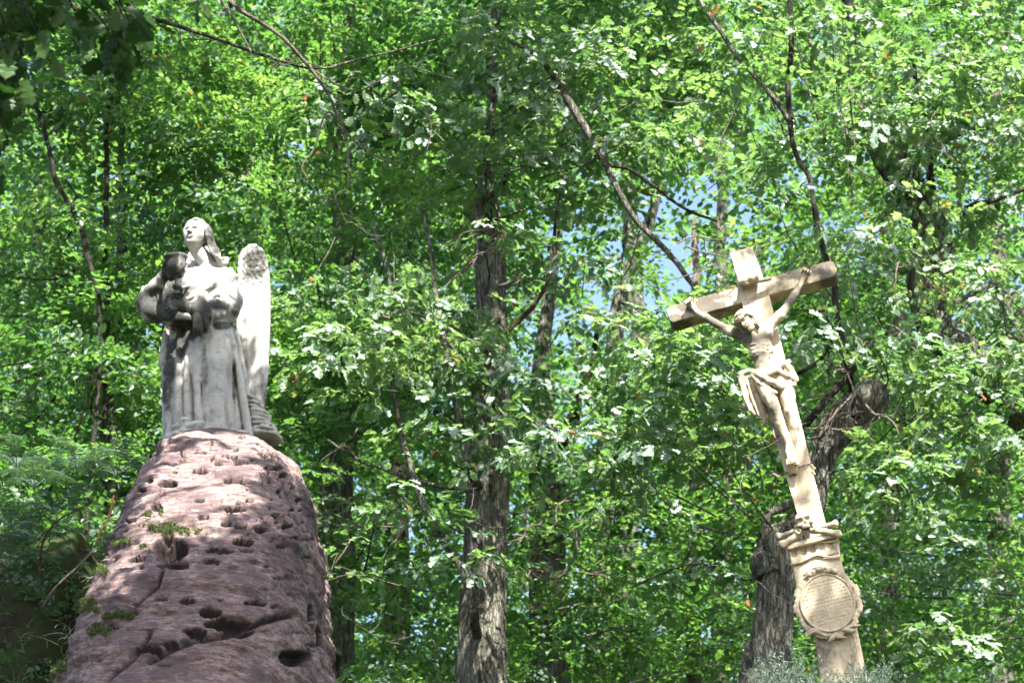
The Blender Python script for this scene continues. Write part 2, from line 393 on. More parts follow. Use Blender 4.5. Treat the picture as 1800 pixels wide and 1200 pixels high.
# ================================================================== ground
def ground_h(x, y):
    base = np.where(y < 6, 0.0, 0.30 * (y - 6)) * 1.0
    base = np.minimum(base, 0.27 * y + .9) + .0 * x
    h = np.where(y < 6, 0.02 * y, base)
    # bank that climbs to the left of the rock
    m = sstep(-2.3, -3.5, x) * sstep(-9.5, -5.0, x) * np.exp(-((y - 17.5) / 2.9) ** 2) * (4.75 + .12 * (x + 4) + .35 * fbm(np.stack([x * 1.1, y * 1.1, 0 * x], -1), 2, 44))
    m2 = np.exp(-((x - 3.2) / 3.0) ** 2 - ((y - 22.6) / 1.9) ** 2) * 3.3       # knoll that carries the cross
    h = h + m + m2
    p = np.stack([x * .5, y * .5, 0 * x], -1)
    return h + .35 * fbm(p, 4, 3) * sstep(5, 9, y) + .08 * fbm(p * 5, 3, 9) * sstep(5, 9, y)
def build_ground():
    gx = np.concatenate([np.linspace(-160, -12, 30)[:-1], np.linspace(-12, 12, 150), np.linspace(12, 160, 30)[1:]])
    gy = np.concatenate([np.linspace(-60, 8, 30)[:-1], np.linspace(8, 30, 140), np.linspace(30, 220, 70)[1:]])
    X, Y = np.meshgrid(gx, gy, indexing='ij'); Z = ground_h(X, Y)
    V = np.stack([X, Y, Z], -1).reshape(-1, 3); nx, ny = len(gx), len(gy)
    i = np.arange(nx - 1)[:, None] * ny; j = np.arange(ny - 1)[None]
    Q = np.stack([i + j, i + ny + j, i + ny + j + 1, i + j + 1], -1).reshape(-1, 4)
    obj('forest_floor', V, Q, M_soil, kind='structure')
build_ground()

# ================================================================== the sandstone rock
def build_rock():
    zs = np.array([2.0, 4.6, 5.6, 6.42, 7.04, 7.49, 7.95, 8.25, 8.46, 8.56, 8.60])
    lx = np.array([-3.6, -3.35, -3.22, -3.12, -3.0, -2.94, -2.89, -2.80, -2.66, -2.54, -2.45])
    rx = np.array([-.95, -1.15, -1.26, -1.35, -1.43, -1.48, -1.57, -1.70, -1.86, -2.02, -2.2])
    fy = np.array([13.0, 13.55, 13.95, 14.35, 14.85, 15.28, 15.75, 16.12, 16.42, 16.62, 16.85])
    by = np.array([19.5, 19.3, 19.1, 18.9, 18.7, 18.5, 18.2, 17.95, 17.75, 17.55, 17.3])
    nt, nv = 560, 370
    u = np.linspace(0, 1, nv); zz = np.interp(u, [0, .06, 1], [2.0, 4.9, 8.60]); zz = np.concatenate([zz[:-26], 8.60 - (8.60 - zz[-26]) * np.linspace(1, 0, 26) ** 2.2])
    def ip(a): return np.interp(zz, zs, a)
    L, Rr, Fy, By = ip(lx), ip(rx), ip(fy), ip(by)
    ts = np.linspace(0, 1, nt, endpoint=False)
    th = -np.pi / 2 + 2 * np.pi * (ts - .5) + .75 * np.sin(2 * np.pi * (ts - .5)) * -1.0      # dense towards the camera
    e = 2 / 3.0
    ct, s_ = np.cos(th), np.sin(th)
    sx = np.sign(ct) * np.abs(ct) ** e; sy = np.sign(s_) * np.abs(s_) ** e
    cx, hw = (L + Rr) / 2, (Rr - L) / 2; cyy, hd = (Fy + By) / 2, (By - Fy) / 2
    X = cx[:, None] + hw[:, None] * sx[None]; Y = cyy[:, None] + hd[:, None] * sy[None]; Z = np.repeat(zz[:, None], nt, 1)
    V = np.stack([X, Y, Z], -1)
    def normals(V):
        du = np.gradient(V, axis=0); dv = np.roll(V, -1, 1) - np.roll(V, 1, 1); n = np.cross(dv, du)
        n /= np.linalg.norm(n, axis=-1)[..., None] + 1e-9
        return n
    N = normals(V); c0 = np.array([-2.4, 16.6, 6.5]); 
    if ((V - c0) * N).sum() < 0: N = -N
    top = sstep(8.58, 8.38, V[..., 2])
    # large shapes
    V = V + N * (.11 * fbm(V * 1.1, 3, 21))[..., None] * (.25 + .75 * top)[..., None]
    dip = V[..., 2] + .10 * V[..., 0] - .05 * V[..., 1] + .05 * fbm(V * 1.6, 3, 4)
    st = fbm(np.stack([dip * 9, V[..., 0] * .9, V[..., 1] * .9], -1), 4, 31); st = .5 * st + .55 * (sstep(-.05, .03, st) - .5) + .35 * (sstep(.16, .22, st) - .5)
    ledge = np.abs(fbm(np.stack([dip * 3.2, V[..., 0] * .35, V[..., 1] * .35], -1), 2, 41))
    V = V + N * ((.034 * st + .05 * (ledge - .15)) * (.3 + .7 * top))[..., None]
    st2 = fbm(np.stack([dip * 30, V[..., 0] * 4.5, V[..., 1] * 4.5], -1), 4, 51)
    V = V + N * ((.018 * st2 + .022 * fbm(V * 10, 4, 61)) - .03 * np.maximum(0, .10 - np.abs(fbm(np.stack([dip * 7, V[..., 0] * .9, V[..., 1] * .9], -1), 3, 71))) / .10 * sstep(-.1, .25, fbm(V * 1.7, 2, 72)))[..., None]
    # honeycomb pits, surveyed one by one
    px, py = proj(V); front = (N @ np.array([0, -1, .3])) > -.1
    px = px + 5 * fbm(V * 8, 3, 77); py = py + 4 * fbm(V * 8 + 9, 3, 78)
    pits = [(428, 951, 20, 9, .16), (300, 962, 34, 21, .16), (312, 992, 22, 9, .2), (296, 849, 19, 9, .11), (275, 890, 12, 7, .1), (418, 845, 32, 6, .09), (424, 812, 14, 5, .1),
            (440, 880, 8, 4, .08), (422, 883, 6, 4, .07), (415, 895, 22, 5, .07), (273, 925, 14, 5, .08), (340, 922, 11, 5, .06), (357, 908, 11, 5, .07), (398, 920, 12, 5, .06),
            (425, 768, 6, 3, .06), (322, 798, 6, 3, .06), (321, 809, 7, 3, .07), (300, 815, 16, 3, .05), (265, 843, 7, 5, .07), (308, 829, 7, 3, .06), (352, 794, 12, 3, .05), (372, 806, 7, 3, .06),
            (352, 828, 14, 5, .06), (405, 803, 16, 4, .07), (385, 817, 8, 3, .05), (466, 800, 5, 4, .06), (262, 805, 5, 4, .05), (480, 822, 22, 4, .07), (500, 835, 8, 5, .06), (478, 842, 8, 3, .05),
            (380, 965, 20, 5, .05), (395, 968, 18, 4, .05), (370, 985, 16, 5, .05), (240, 983, 17, 6, .08), (460, 930, 12, 5, .07), (485, 905, 8, 4, .06), (505, 925, 9, 4, .06), (520, 945, 6, 4, .06),
            (435, 925, 26, 4, .05), (515, 895, 6, 4, .05), (525, 880, 7, 4, .05), (490, 865, 5, 4, .05), (400, 1095, 45, 12, .12), (370, 1075, 22, 9, .1), (300, 1130, 14, 7, .08), (345, 1110, 22, 9, .08),
            (520, 1155, 30, 16, .13), (420, 1110, 30, 9, .09), (545, 1080, 6, 20, .06), (560, 1120, 5, 24, .06), (262, 1140, 25, 7, .1), (120, 1095, 14, 25, .1), (450, 1060, 24, 6, .06), (415, 790, 6, 3, .05),
            (250, 860, 9, 5, .06), (285, 869, 8, 3, .04), (350, 880, 10, 3, .04), (330, 1055, 16, 6, .05), (230, 915, 10, 4, .04)]
    rr = np.random.default_rng(5)
    for _ in range(130):
        x = rr.uniform(250, 560); y = rr.uniform(765, 940)
        if rr.random() < .5: x = rr.uniform(440, 545); y = 770 + (x - 440) * .8 + rr.uniform(0, 150)
        pits.append((x, y, rr.uniform(1.8, 5), rr.uniform(1.3, 2.8), rr.uniform(.012, .034)))
    for _ in range(45):
        pits.append((rr.uniform(170, 570), rr.uniform(930, 1195), rr.uniform(4, 20), rr.uniform(2, 5), rr.uniform(.012, .03)))
    dep = np.zeros(px.shape); hole = np.zeros(px.shape)  # hole: mask for the painted pit shade, also keeps moss out
    for (x, y, a, b, d) in pits:
        m = front & (np.abs(px - x) < a * 1.8) & (np.abs(py - y) < b * 1.8)
        q = np.sqrt(((px[m] - x) / a) ** 2 + ((py[m] - y) / b) ** 2); f = 1 - sstep(.7, 1.0, q)
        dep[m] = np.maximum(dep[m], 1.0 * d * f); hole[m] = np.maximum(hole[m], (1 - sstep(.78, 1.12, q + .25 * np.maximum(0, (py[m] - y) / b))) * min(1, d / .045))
    # cracks
    def crack(pts, w, d):
        nonlocal dep, hole
        P_ = smooth_path(np.array(pts, float), 60)[:, :2]
        x0, x1, y0, y1 = P_[:, 0].min() - 8, P_[:, 0].max() + 8, P_[:, 1].min() - 8, P_[:, 1].max() + 8
        m = front & (px > x0) & (px < x1) & (py > y0) & (py < y1)
        q = np.sqrt(((np.stack([px[m], py[m]], -1)[:, None] - P_[None]) ** 2).sum(-1)).min(1)
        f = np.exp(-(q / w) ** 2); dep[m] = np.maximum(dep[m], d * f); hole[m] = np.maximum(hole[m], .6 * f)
    crack([(288, 1000, 0), (275, 1030, 0), (250, 1052, 0), (235, 1062, 0)], 2.6, .07)
    crack([(262, 1160, 0), (320, 1130, 0), (400, 1112, 0), (470, 1090, 0), (520, 1078, 0)], 5, .1)
    crack([(110, 1180, 0), (118, 1090, 0), (150, 1030, 0), (165, 960, 0)], 4, .09)
    crack([(190, 1190, 0), (240, 1150, 0), (262, 1110, 0)], 4, .08)
    V = V - N * dep[..., None]
    # moss
    moss = np.zeros(px.shape)
    mp = [(302, 934, 44, 9), (216, 955, 18, 6), (256, 962, 10, 5), (185, 1004, 11, 7), (160, 990, 20, 8), (262, 908, 5, 4), (284, 900, 4, 5), (150, 1066, 34, 10), (215, 1084, 30, 8), (170, 1110, 18, 14), (95, 1170, 22, 20), (150, 960, 24, 8), (120, 1045, 12, 22), (520, 968, 6, 4), (493, 770, 20, 5), (375, 1098, 6, 3), (60, 1190, 30, 14), (508, 800, 5, 3)]
    nn = fbm(V * 16, 4, 91) * 1.3
    for (x, y, a, b) in mp:
        q = np.sqrt(((px - x) / a) ** 2 + ((py - y) / b) ** 2) + nn
        moss = np.maximum(moss, (1 - sstep(.6, 1.05, q)) * front)
    moss = moss * (1 - np.minimum(1, 1.6 * hole)); V = V + N * (moss * .02 * (1 + fbm(V * 25, 2, 5)))[..., None]
    cap = V[-1].mean(0, keepdims=True)
    Vf = np.concatenate([V.reshape(-1, 3), cap])
    i = np.arange(nv - 1)[:, None] * nt; j = np.arange(nt)[None]; jn = (j + 1) % nt
    Q = np.stack([i + j, i + jn, i + nt + jn, i + nt + j], -1).reshape(-1, 4)
    jt = np.arange(0, nt, 2); b0 = (nv - 1) * nt
    Q = np.concatenate([Q, np.stack([b0 + jt, b0 + (jt + 1) % nt, b0 + (jt + 2) % nt, np.full(len(jt), len(Vf) - 1)], 1)])
    root = thing('sandstone_rock', 'tall pitted reddish sandstone rock with moss patches carrying the angel statue', 'rock', (-2.4, 16.4, 4.0))
    obj('rock_body', Vf, Q, M_rock, root, attrs={'grime_shade': np.append(hole.ravel(), 0), 'moss': np.append(moss.ravel(), 0)})
    # moss tufts standing on the stone
    mi = np.argwhere(moss.ravel() > .45)[:, 0]; Vr = V.reshape(-1, 3); Nr = N.reshape(-1, 3)
    sel = RNG.choice(mi, 26000); c = Vr[sel] + RNG.normal(0, .006, (len(sel), 3)); nr = Nr[sel] * .6 + np.array([0, -.1, .5]) + RNG.normal(0, .35, (len(sel), 3))
    nr /= np.linalg.norm(nr, axis=1)[:, None]; ln = RNG.uniform(.004, .016, len(sel))[:, None]
    sd = np.cross(nr, RNG.normal(0, 1, (len(sel), 3))); sd /= np.linalg.norm(sd, axis=1)[:, None]; sd *= ln * .3
    Vm = np.stack([c - sd, c + sd, c + nr * ln], 1).reshape(-1, 3)
    obj('moss', Vm, np.arange(len(Vm)).reshape(-1, 3), M_moss, root, False, {'rnd': np.repeat(RNG.random(len(sel)), 3)}, kind='stuff')
    return V, N, px, py
ROCK = build_rock()
def rock_z(x, y):
    V = ROCK[0].reshape(-1, 3); d = (V[:, 0] - x) ** 2 + (V[:, 1] - y) ** 2
    return V[np.argsort(d)[:12], 2].max()

# ================================================================== the angel
AY = 17.1
ABASE = P(370, 770, AY)
def A(px, py, dy=0.0): return P(px, py, AY + dy) - ABASE          # local metres, base at zero
def stain_shade(V, spots, base, par_loc, M=None):
    W = V if M is None else V @ M.T
    px, py = proj(W + par_loc); g = np.zeros(len(V)); nz = .35 * fbm(V * 9, 3, 3)
    for (x, y, a, b, s) in spots:
        q = np.sqrt(((px - x) / a) ** 2 + ((py - y) / b) ** 2) + nz
        g = np.maximum(g, s * (1 - sstep(.35, 1.2, q)))
    return g + base
def build_angel():
    root = thing('angel_statue', 'weathered stone angel holding up a chalice on top of the red rock', 'statue', ABASE)
    v = Vol((-.72, -.72, -.12), (.52, .42, 1.92), .0082)
    zt = A(358, 562)[2]
    # robe with falling folds
    def skirt(X, Y, Z):
        z = Z / zt
        cx = np.interp(z, [0, .5, 1], [A(368, 768)[0], A(360, 665)[0], A(358, 562)[0]])
        a = np.interp(z, [-.2, 0, .25, .5, .75, 1, 1.15], [.37, .355, .335, .325, .29, .235, .20])
        b = np.interp(z, [-.2, 0, .25, .5, .75, 1, 1.15], [.31, .30, .28, .26, .23, .18, .16])
        th = np.arctan2((Y - 0) / b, (X - cx) / a); rho = np.sqrt(((X - cx) / a) ** 2 + (Y / b) ** 2)
        w = th + .22 * np.sin(3 * th + 1) + .12 * np.sin(7 * th + 2.3)
        amp = np.interp(z, [0, .6, 1.1], [1, .8, .35])
        q = np.sin(w * 8 + .9 * np.sin(2.3 * z + 1.5 * np.sin(th)) + z * .8)
        g = -.17 * np.exp(-(q / .36) ** 2) + .055 * q
        q2 = np.sin(w * 17 - z * 1.6 + 1); g = g - .05 * np.exp(-(q2 / .4) ** 2)
        d = (rho - 1 - g * amp) * np.minimum(a, b) * .82
        return np.maximum(d, np.maximum(Z - zt * 1.06, -.1 - Z) * 1.0)
    v.fn(skirt, (-.5, -.42, -.12), (.45, .4, zt * 1.1), 0)
    # bent leg under the cloth, shin, and side panel folds
    v.chain([A(378, 575, -.10), A(384, 640, -.24), A(372, 760, -.26)], [.125, .085, .07], .07)
    for (x0, x1, dy, r) in [(318, 312, -.20, .028), (330, 330, -.24, .026), (345, 350, -.26, .030), (355, 366, -.27, .022), (405, 438, -.14, .032), (415, 444, -.05, .03), (303, 300, -.1, .034), (296, 292, .0, .03)]:
        v.chain([A(x0, 578, dy * .8), A((x0 * .4 + x1 * .6) - 2, 670, dy), A(x1, 768, dy * 1.1)], [r * .6, r, r * 1.15], .018)
    # flying edge of the mantle at the left
    for k in range(9):
        y0 = 575 + k * 21; v.ell(A(300 - 9 * math.sin(k * .75) - (5 if k in (3, 4) else 0), y0, .02 + .02 * math.sin(k)), (.045, .09, .075), .03)
    # hem rolls
    for k in range(10): v.ell(A(312 + k * 13, 764 + 2 * math.sin(k * 2), -.27 - .05 * math.sin(k * .35)), (.05, .05, .032), .02)
    # torso
    v.ell(A(358, 535, 0), (.20, .155, .22), .05); v.ell(A(359, 500, -.03), (.19, .155, .15), .05)
    v.cone(A(320, 490, .0), A(398, 490, .02), .085, .09, .06)
    v.cone(A(372, 470, .02), A(345, 438, -.03), .078, .060, .035)
    # mantle thrown across the chest
    for (a0, b0, r) in [((405, 475, -.03), (330, 525, -.20), .024), ((412, 485, -.05), (345, 540, -.19), .024), ((395, 472, -.03), (322, 505, -.14), .016), ((418, 500, -.06), (380, 545, -.17), .022)]:
        m = tuple((np.array(a0) + np.array(b0)) / 2 + np.array([0, 4, -.035])); v.chain([A(*a0), A(*m), A(*b0)], [r, r * 1.25, r * .8], .016)
    # arm at the right of the picture with its wide sleeve
    v.chain([A(398, 494, .0), A(406, 530, -.05), A(401, 549, -.14)], [.085, .092, .088], .04)
    v.chain([A(401, 545, -.12), A(375, 542, -.27), A(352, 540, -.38)], [.088, .080, .070], .03)
    for k in range(5): v.chain([A(418 - 9 * k, 505 + 5 * k, -.06 - .05 * k), A(414 - 11 * k, 548 + 2 * k, -.14 - .055 * k), A(402 - 12 * k, 564, -.10 - .055 * k)], [.014, .02, .014], .015)
    v.chain([A(350, 517, -.40), A(342, 545, -.43), A(348, 578, -.40), A(356, 590, -.33)], [.032, .036, .034, .02], .03)
    v.chain([A(360, 518, -.36), A(353, 548, -.40), A(362, 575, -.34)], [.03, .034, .03], .03)
    v.chain([A(362, 548, -.34), A(364, 575, -.30), A(352, 605, -.24)], [.05, .04, .02], .03)
    v.chain([A(344, 541, -.42), A(322, 538, -.47), A(306, 535, -.49)], [.05, .048, .04], .03)          # wrist and palm
    for k, (dx, dz) in enumerate([(0, -8), (2, 0), (4, 7), (9, 13)]):                                   # fingers under the foot of the cup
        v.chain([A(310, 536 + dz * .5, -.49), A(296 + dx, 534 + dz * .8, -.53), A(287 + dx, 540 + dz * .7, -.50)], [.019, .017, .013], .010)
    v.chain([A(322, 528, -.47), A(310, 520, -.52), A(300, 522, -.53)], [.02, .017, .014], .012)         # thumb
    # arm at the left of the picture, sleeve fallen to the elbow
    v.chain([A(322, 492, .0), A(290, 512, -.07), A(262, 530, -.14)], [.085, .085, .095], .04)
    v.chain([A(262, 532, -.14), A(268, 548, -.2), A(305, 556, -.24), A(335, 560, -.22)], [.095, .085, .08, .06], .05)
    v.chain([A(264, 520, -.18), A(276, 502, -.27), A(285, 488, -.34)], [.085, .058, .045], .03)
    for k in range(5): v.chain([A(252 + 6 * k, 505 - 3 * k + k * k, -.16 - .03 * k), A(249 + 8 * k, 530, -.2 - .02 * k), A(262 + 10 * k, 558, -.2)], [.014, .02, .014], .014)
    v.cone(A(286, 488, -.34), A(297, 474, -.39), .045, .05, .02)
    for k, (x0, y0, x1, y1, x2, y2) in enumerate([(290, 470, 292, 459, 299, 457), (293, 476, 302, 461, 309, 459), (297, 482, 310, 467, 318, 466), (300, 488, 314, 474, 322, 474)]):
        v.chain([A(x0, y0, -.41), A(x1, y1, -.485), A(x2, y2, -.50)], [.024, .020, .015], .004)
    v.chain([A(300, 490, -.38), A(318, 484, -.42), A(324, 476, -.43)], [.022, .019, .015], .01)
    # head and face
    Mh = frame(R(-20), R(3), R(5)); hc = A(346, 413, -.07); S = .268
    def H(r, f, u): return hc + Mh @ (np.array([r, -f, u]) * S)
    v.ell(H(0, -.02, .10), np.array([.36, .44, .40]) * S, .02, Mh.T)
    v.ell(H(0, .10, -.12), np.array([.30, .33, .38]) * S, .03, Mh.T)
    v.ell(H(0, .20, -.34), np.array([.17, .19, .15]) * S, .04, Mh.T)
    v.ell(H(0, .30, -.385), np.array([.085, .09, .075]) * S, .02, Mh.T)
    for s in (-1, 1):
        v.ell(H(s * .15, .24, -.14), np.array([.13, .14, .12]) * S, .03, Mh.T)
        v.ell(H(s * .145, .45, .025), np.array([.115, .13, .062]) * S, .010, Mh.T, sub=True)
        v.ell(H(s * .145, .325, .012), np.array([.07, .05, .034]) * S, .004, Mh.T)
        v.cone(H(s * .05, .43, .085), H(s * .22, .36, .075), .0095, .007, .008)
        v.ell(H(s * .05, .47, -.125), np.array([.04, .05, .035]) * S, .008, Mh.T)
        v.ell(H(s * .37, -.02, .0), np.array([.05, .08, .12]) * S, .008, Mh.T)
    v.cone(H(0, .40, .07), H(0, .53, -.115), .0085, .0125, .012)
    v.cone(H(-.085, .405, -.255), H(.085, .405, -.255), .0095, .0095, .006); v.ell(H(0, .425, -.25), np.array([.08, .05, .024]) * S, .006, Mh.T)
    v.cone(H(-.06, .40, -.305), H(.06, .40, -.305), .0085, .0085, .006); v.ell(H(0, .41, -.305), np.array([.07, .05, .026]) * S, .006, Mh.T)
    v.cone(H(-.09, .455, -.279), H(.09, .455, -.279), .003, .003, .003, sub=True)
    v.ell(H(0, .42, -.345), np.array([.08, .04, .02]) * S, .01, Mh.T, sub=True)
    v.rough(.004, 14, 2, 3)
    V, Q = v.mesh()
    g = stain_shade(V, [(285, 535, 55, 33, 1), (300, 478, 22, 34, .85), (352, 555, 22, 40, .95), (330, 575, 34, 26, .95), (318, 600, 16, 36, .7), (392, 572, 26, 8, .4), (300, 640, 10, 60, .45), (385, 535, 32, 12, .45), (338, 414, 6, 5, .2), (410, 490, 20, 14, .3), (375, 505, 10, 12, .3), (415, 540, 12, 22, .38), (360, 650, 6, 60, .22), (412, 670, 5, 60, .35), (295, 680, 12, 60, .4), (330, 740, 30, 20, .2)], .06, ABASE)
    obj('figure', V, Q, M_angel, root, attrs={'grime_shade': g}, local=True)
    # hair
    v = Vol(hc - np.array([.24, .26, .42]), hc + np.array([.32, .30, .2]), .0065)
    v.ell(H(0, -.18, .10), np.array([.405, .40, .40]) * S, .0, Mh.T)
    v.ell(H(0, .46, -.06), np.array([.335, .44, .42]) * S, .01, Mh.T, sub=True); v.ell(H(-.3, .2, -.35), np.array([.35, .45, .36]) * S, .01, Mh.T, sub=True)
    for s in (-1, 1):
        for k in range(7):
            a = k / 6
            p = [H(s * .02, .26 - .30 * a, .44 + .04 * a), H(s * (.27 + .04 * a), .16 - .30 * a, .30 - .02 * a), H(s * (.40 + .03 * a), .10 - .34 * a, .0), H(s * (.42 + .04 * a), -.02 - .32 * a, -.25), H(s * (.44 if s < 0 else .55) + .02 * k, -.08 - .3 * a, -.5)]
            if s > 0: p.append(H(.66 + .03 * k, -.1 - .25 * a, -.72 - .03 * k)); p.append(H(.78 + .05 * a, -.05 - .2 * a, -.80))
            else: p = p[:3]
            q = smooth_path(np.array(p), 14); n = len(q)
            q = q + (np.sin(np.arange(n) * 1.1 + k)[:, None] * .006) * Mh[:, 0]
            v.chain(list(q), list(np.interp(np.arange(n), [0, n * .4, n - 1], [.012, .021, .013])), .006)
    v.chain([A(372, 462, -.02), A(384, 466, -.03), A(396, 463, -.02), A(399, 456, -.02), A(392, 454, -.02)], [.03, .026, .022, .017, .013], .012)
    v.rough(.005, 20, 5, 2)
    V, Q = v.mesh(); obj('hair', V, Q, M_angel, root, attrs={'grime_shade': stain_shade(V, [(375, 420, 18, 40, .35)], .12, ABASE)}, local=True)
    # wings
    for sgn, name in ((1, 'wing'), (-1, 'wing')):
        ox = 0 if sgn > 0 else A(352, 600)[0] - A(446, 600)[0]; oy = .17 if sgn > 0 else .24
        lo = A(412, 720, oy) + np.array([ox - .05, -.16, -.05]); hi = A(480, 430, oy) + np.array([ox + .05, .2, .05])
        v = Vol(lo, hi, .007)
        zt_, zb_ = A(445, 436, oy)[2], A(450, 715, oy)[2]
        def wing(X, Y, Z):
            t = (zt_ - Z) / (zt_ - zb_)
            cx = ox + np.interp(t, [0, .3, .7, 1], [A(441, 500, oy)[0], A(447, 500, oy)[0], A(445, 600, oy)[0], A(450, 600, oy)[0]])
            w = np.interp(t, [0, .02, .05, .1, .2, .45, .8, 1], [.03, .075, .10, .118, .13, .135, .125, .085])
            yy = Y - oy - .03 * np.sin(t * 3) + .10 * (X - cx) 
            fe = np.maximum(0, t - .22); gr = .012 * np.abs(np.sin((X - cx) * 52 + 1.2 * np.sin(t * 4))) * sstep(.2, .4, t)
            th_ = .045 - .015 * t
            h0, w0 = .058, .05; best = np.zeros(np.broadcast(X, Y, Z).shape, np.float32); Xa = X + .02 * np.sin(Z * 9) + .012 * np.sin(Z * 37 + X * 20); Za = Z + .012 * np.sin(X * 31 + 1) + .01 * np.sin(X * 70)
            for dr in (-1, 0, 1):
                rw = np.floor(Za / h0) + dr; cxx = (np.round(Xa / w0 - .5 * (rw % 2)) + .5 * (rw % 2)) * w0
                q = np.sqrt(((Xa - cxx) / (w0 * .60)) ** 2 + ((Za - rw * h0 - .01) / (h0 * 1.15)) ** 2)
                best = np.where(q < 1, .003 + .009 * q ** 2 * (Za < rw * h0 + .03), best)
            sc = best * sstep(.34, .22, t) + .003 * sstep(.9, .2, np.abs(np.sin(t * 14 + np.sin(Xa * 40)))) * sstep(.35, .5, t)
            d1 = np.abs(X - cx) - w; d2 = np.abs(yy) - th_ - sc * (Y < oy) + gr * -.35 + .006
            return np.maximum(np.maximum(d1, d2), np.maximum(-t, t - 1) * .9) - .008
        v.fn(wing, lo, hi, 0)
        if False:
            rr = np.random.default_rng(8)
            for r_ in range(7):
                for c_ in range(5):
                    x = 424 + c_ * 11 + (r_ % 2) * 5 + rr.uniform(-2, 2); y = 448 + r_ * 13 + abs(c_ - 2) * 3 + rr.uniform(-2, 2)
                    if x > 470 or (y < 455 and abs(x - 442) > 17): continue
                    p0 = A(x, y, oy - .055 + .012 * (r_ / 7)); v.ell(p0 + np.array([0, .014, 0]), (.027, .015, .038), .003)
            for c_ in range(4):
                for r_ in range(5): v.ell(A(430 + c_ * 11 + rr.uniform(-2, 2), 565 + r_ * 32 + rr.uniform(-6, 6), oy - .035), (.030, .009, .10), .004)
        v.rough(.004, 15, 9, 3)
        V, Q = v.mesh(); obj(name, V, Q, M_angel, root, attrs={'grime_shade': stain_shade(V, [(448, 462, 30, 34, .42), (430, 600, 10, 60, .2), (465, 690, 14, 30, .3)], .06, ABASE)}, local=True)
    # chalice
    Mc = rot_from((-.10, -.12, 1)); c0 = A(312, 520, -.50)
    prof = [(0, 0), (.055, 0), (.056, .012), (.03, .022), (.018, .04), (.017, .055), (.032, .062), (.040, .080), (.032, .098), (.018, .105), (.016, .150), (.022, .157), (.016, .166), (.02, .175), (.045, .19), (.068, .215), (.078, .255), (.080, .29), (.088, .318), (.100, .334), (.101, .342), (.092, .342), (.078, .31), (.066, .25), (.04, .205), (0, .2)]
    V, Q = lathe(prof, 40, Mc, c0); V = V + .0015 * fbm(V * 20, 2, 3)[:, None]
    obj('chalice', V, Q, M_angel, root, attrs={'grime_shade': stain_shade(V, [(298, 448, 16, 34, .8), (312, 505, 12, 26, .8)], .35, ABASE)}, local=True)
    # carved cloud / rock base
    v = Vol((-.5, -.5, -.22), (.66, .45, .42), .009)
    rr = np.random.default_rng(3)
    v.box((.03, .05, -.12), (.34, .26, .09), .03, 0)
    for k in range(9):
        z = .02 + .032 * k; v.ell(A(463 - 3 * k + rr.uniform(-4, 4), 770 - k * 7.5, .06 + rr.uniform(-.03, .03)) , (.15 - .008 * k + rr.uniform(-.02, .02), .17, .034), .012)
    for (x, y, dy, r) in [(304, 768, -.2, .05), (312, 752, -.24, .055), (326, 740, -.25, .06), (340, 752, -.28, .06), (352, 745, -.29, .045), (330, 765, -.31, .05), (300, 780, -.18, .045), (362, 766, -.31, .04), (318, 732, -.2, .04)]:
        v.ell(A(x, y, dy), (r * 1.15, r, r * .6), .05)
    v.chain([A(298, 775, -.22), A(310, 762, -.28), A(322, 756, -.3), A(345, 760, -.33), A(385, 764, -.32)], [.022, .024, .02, .022, .018], .012)
    v.rough(.02, 11, 4, 4); V, Q = v.mesh()
    obj('carved_base', V, Q, M_angel, root, attrs={'grime_shade': stain_shade(V, [(478, 740, 30, 40, .1)], .0, ABASE)}, local=True)
build_angel()

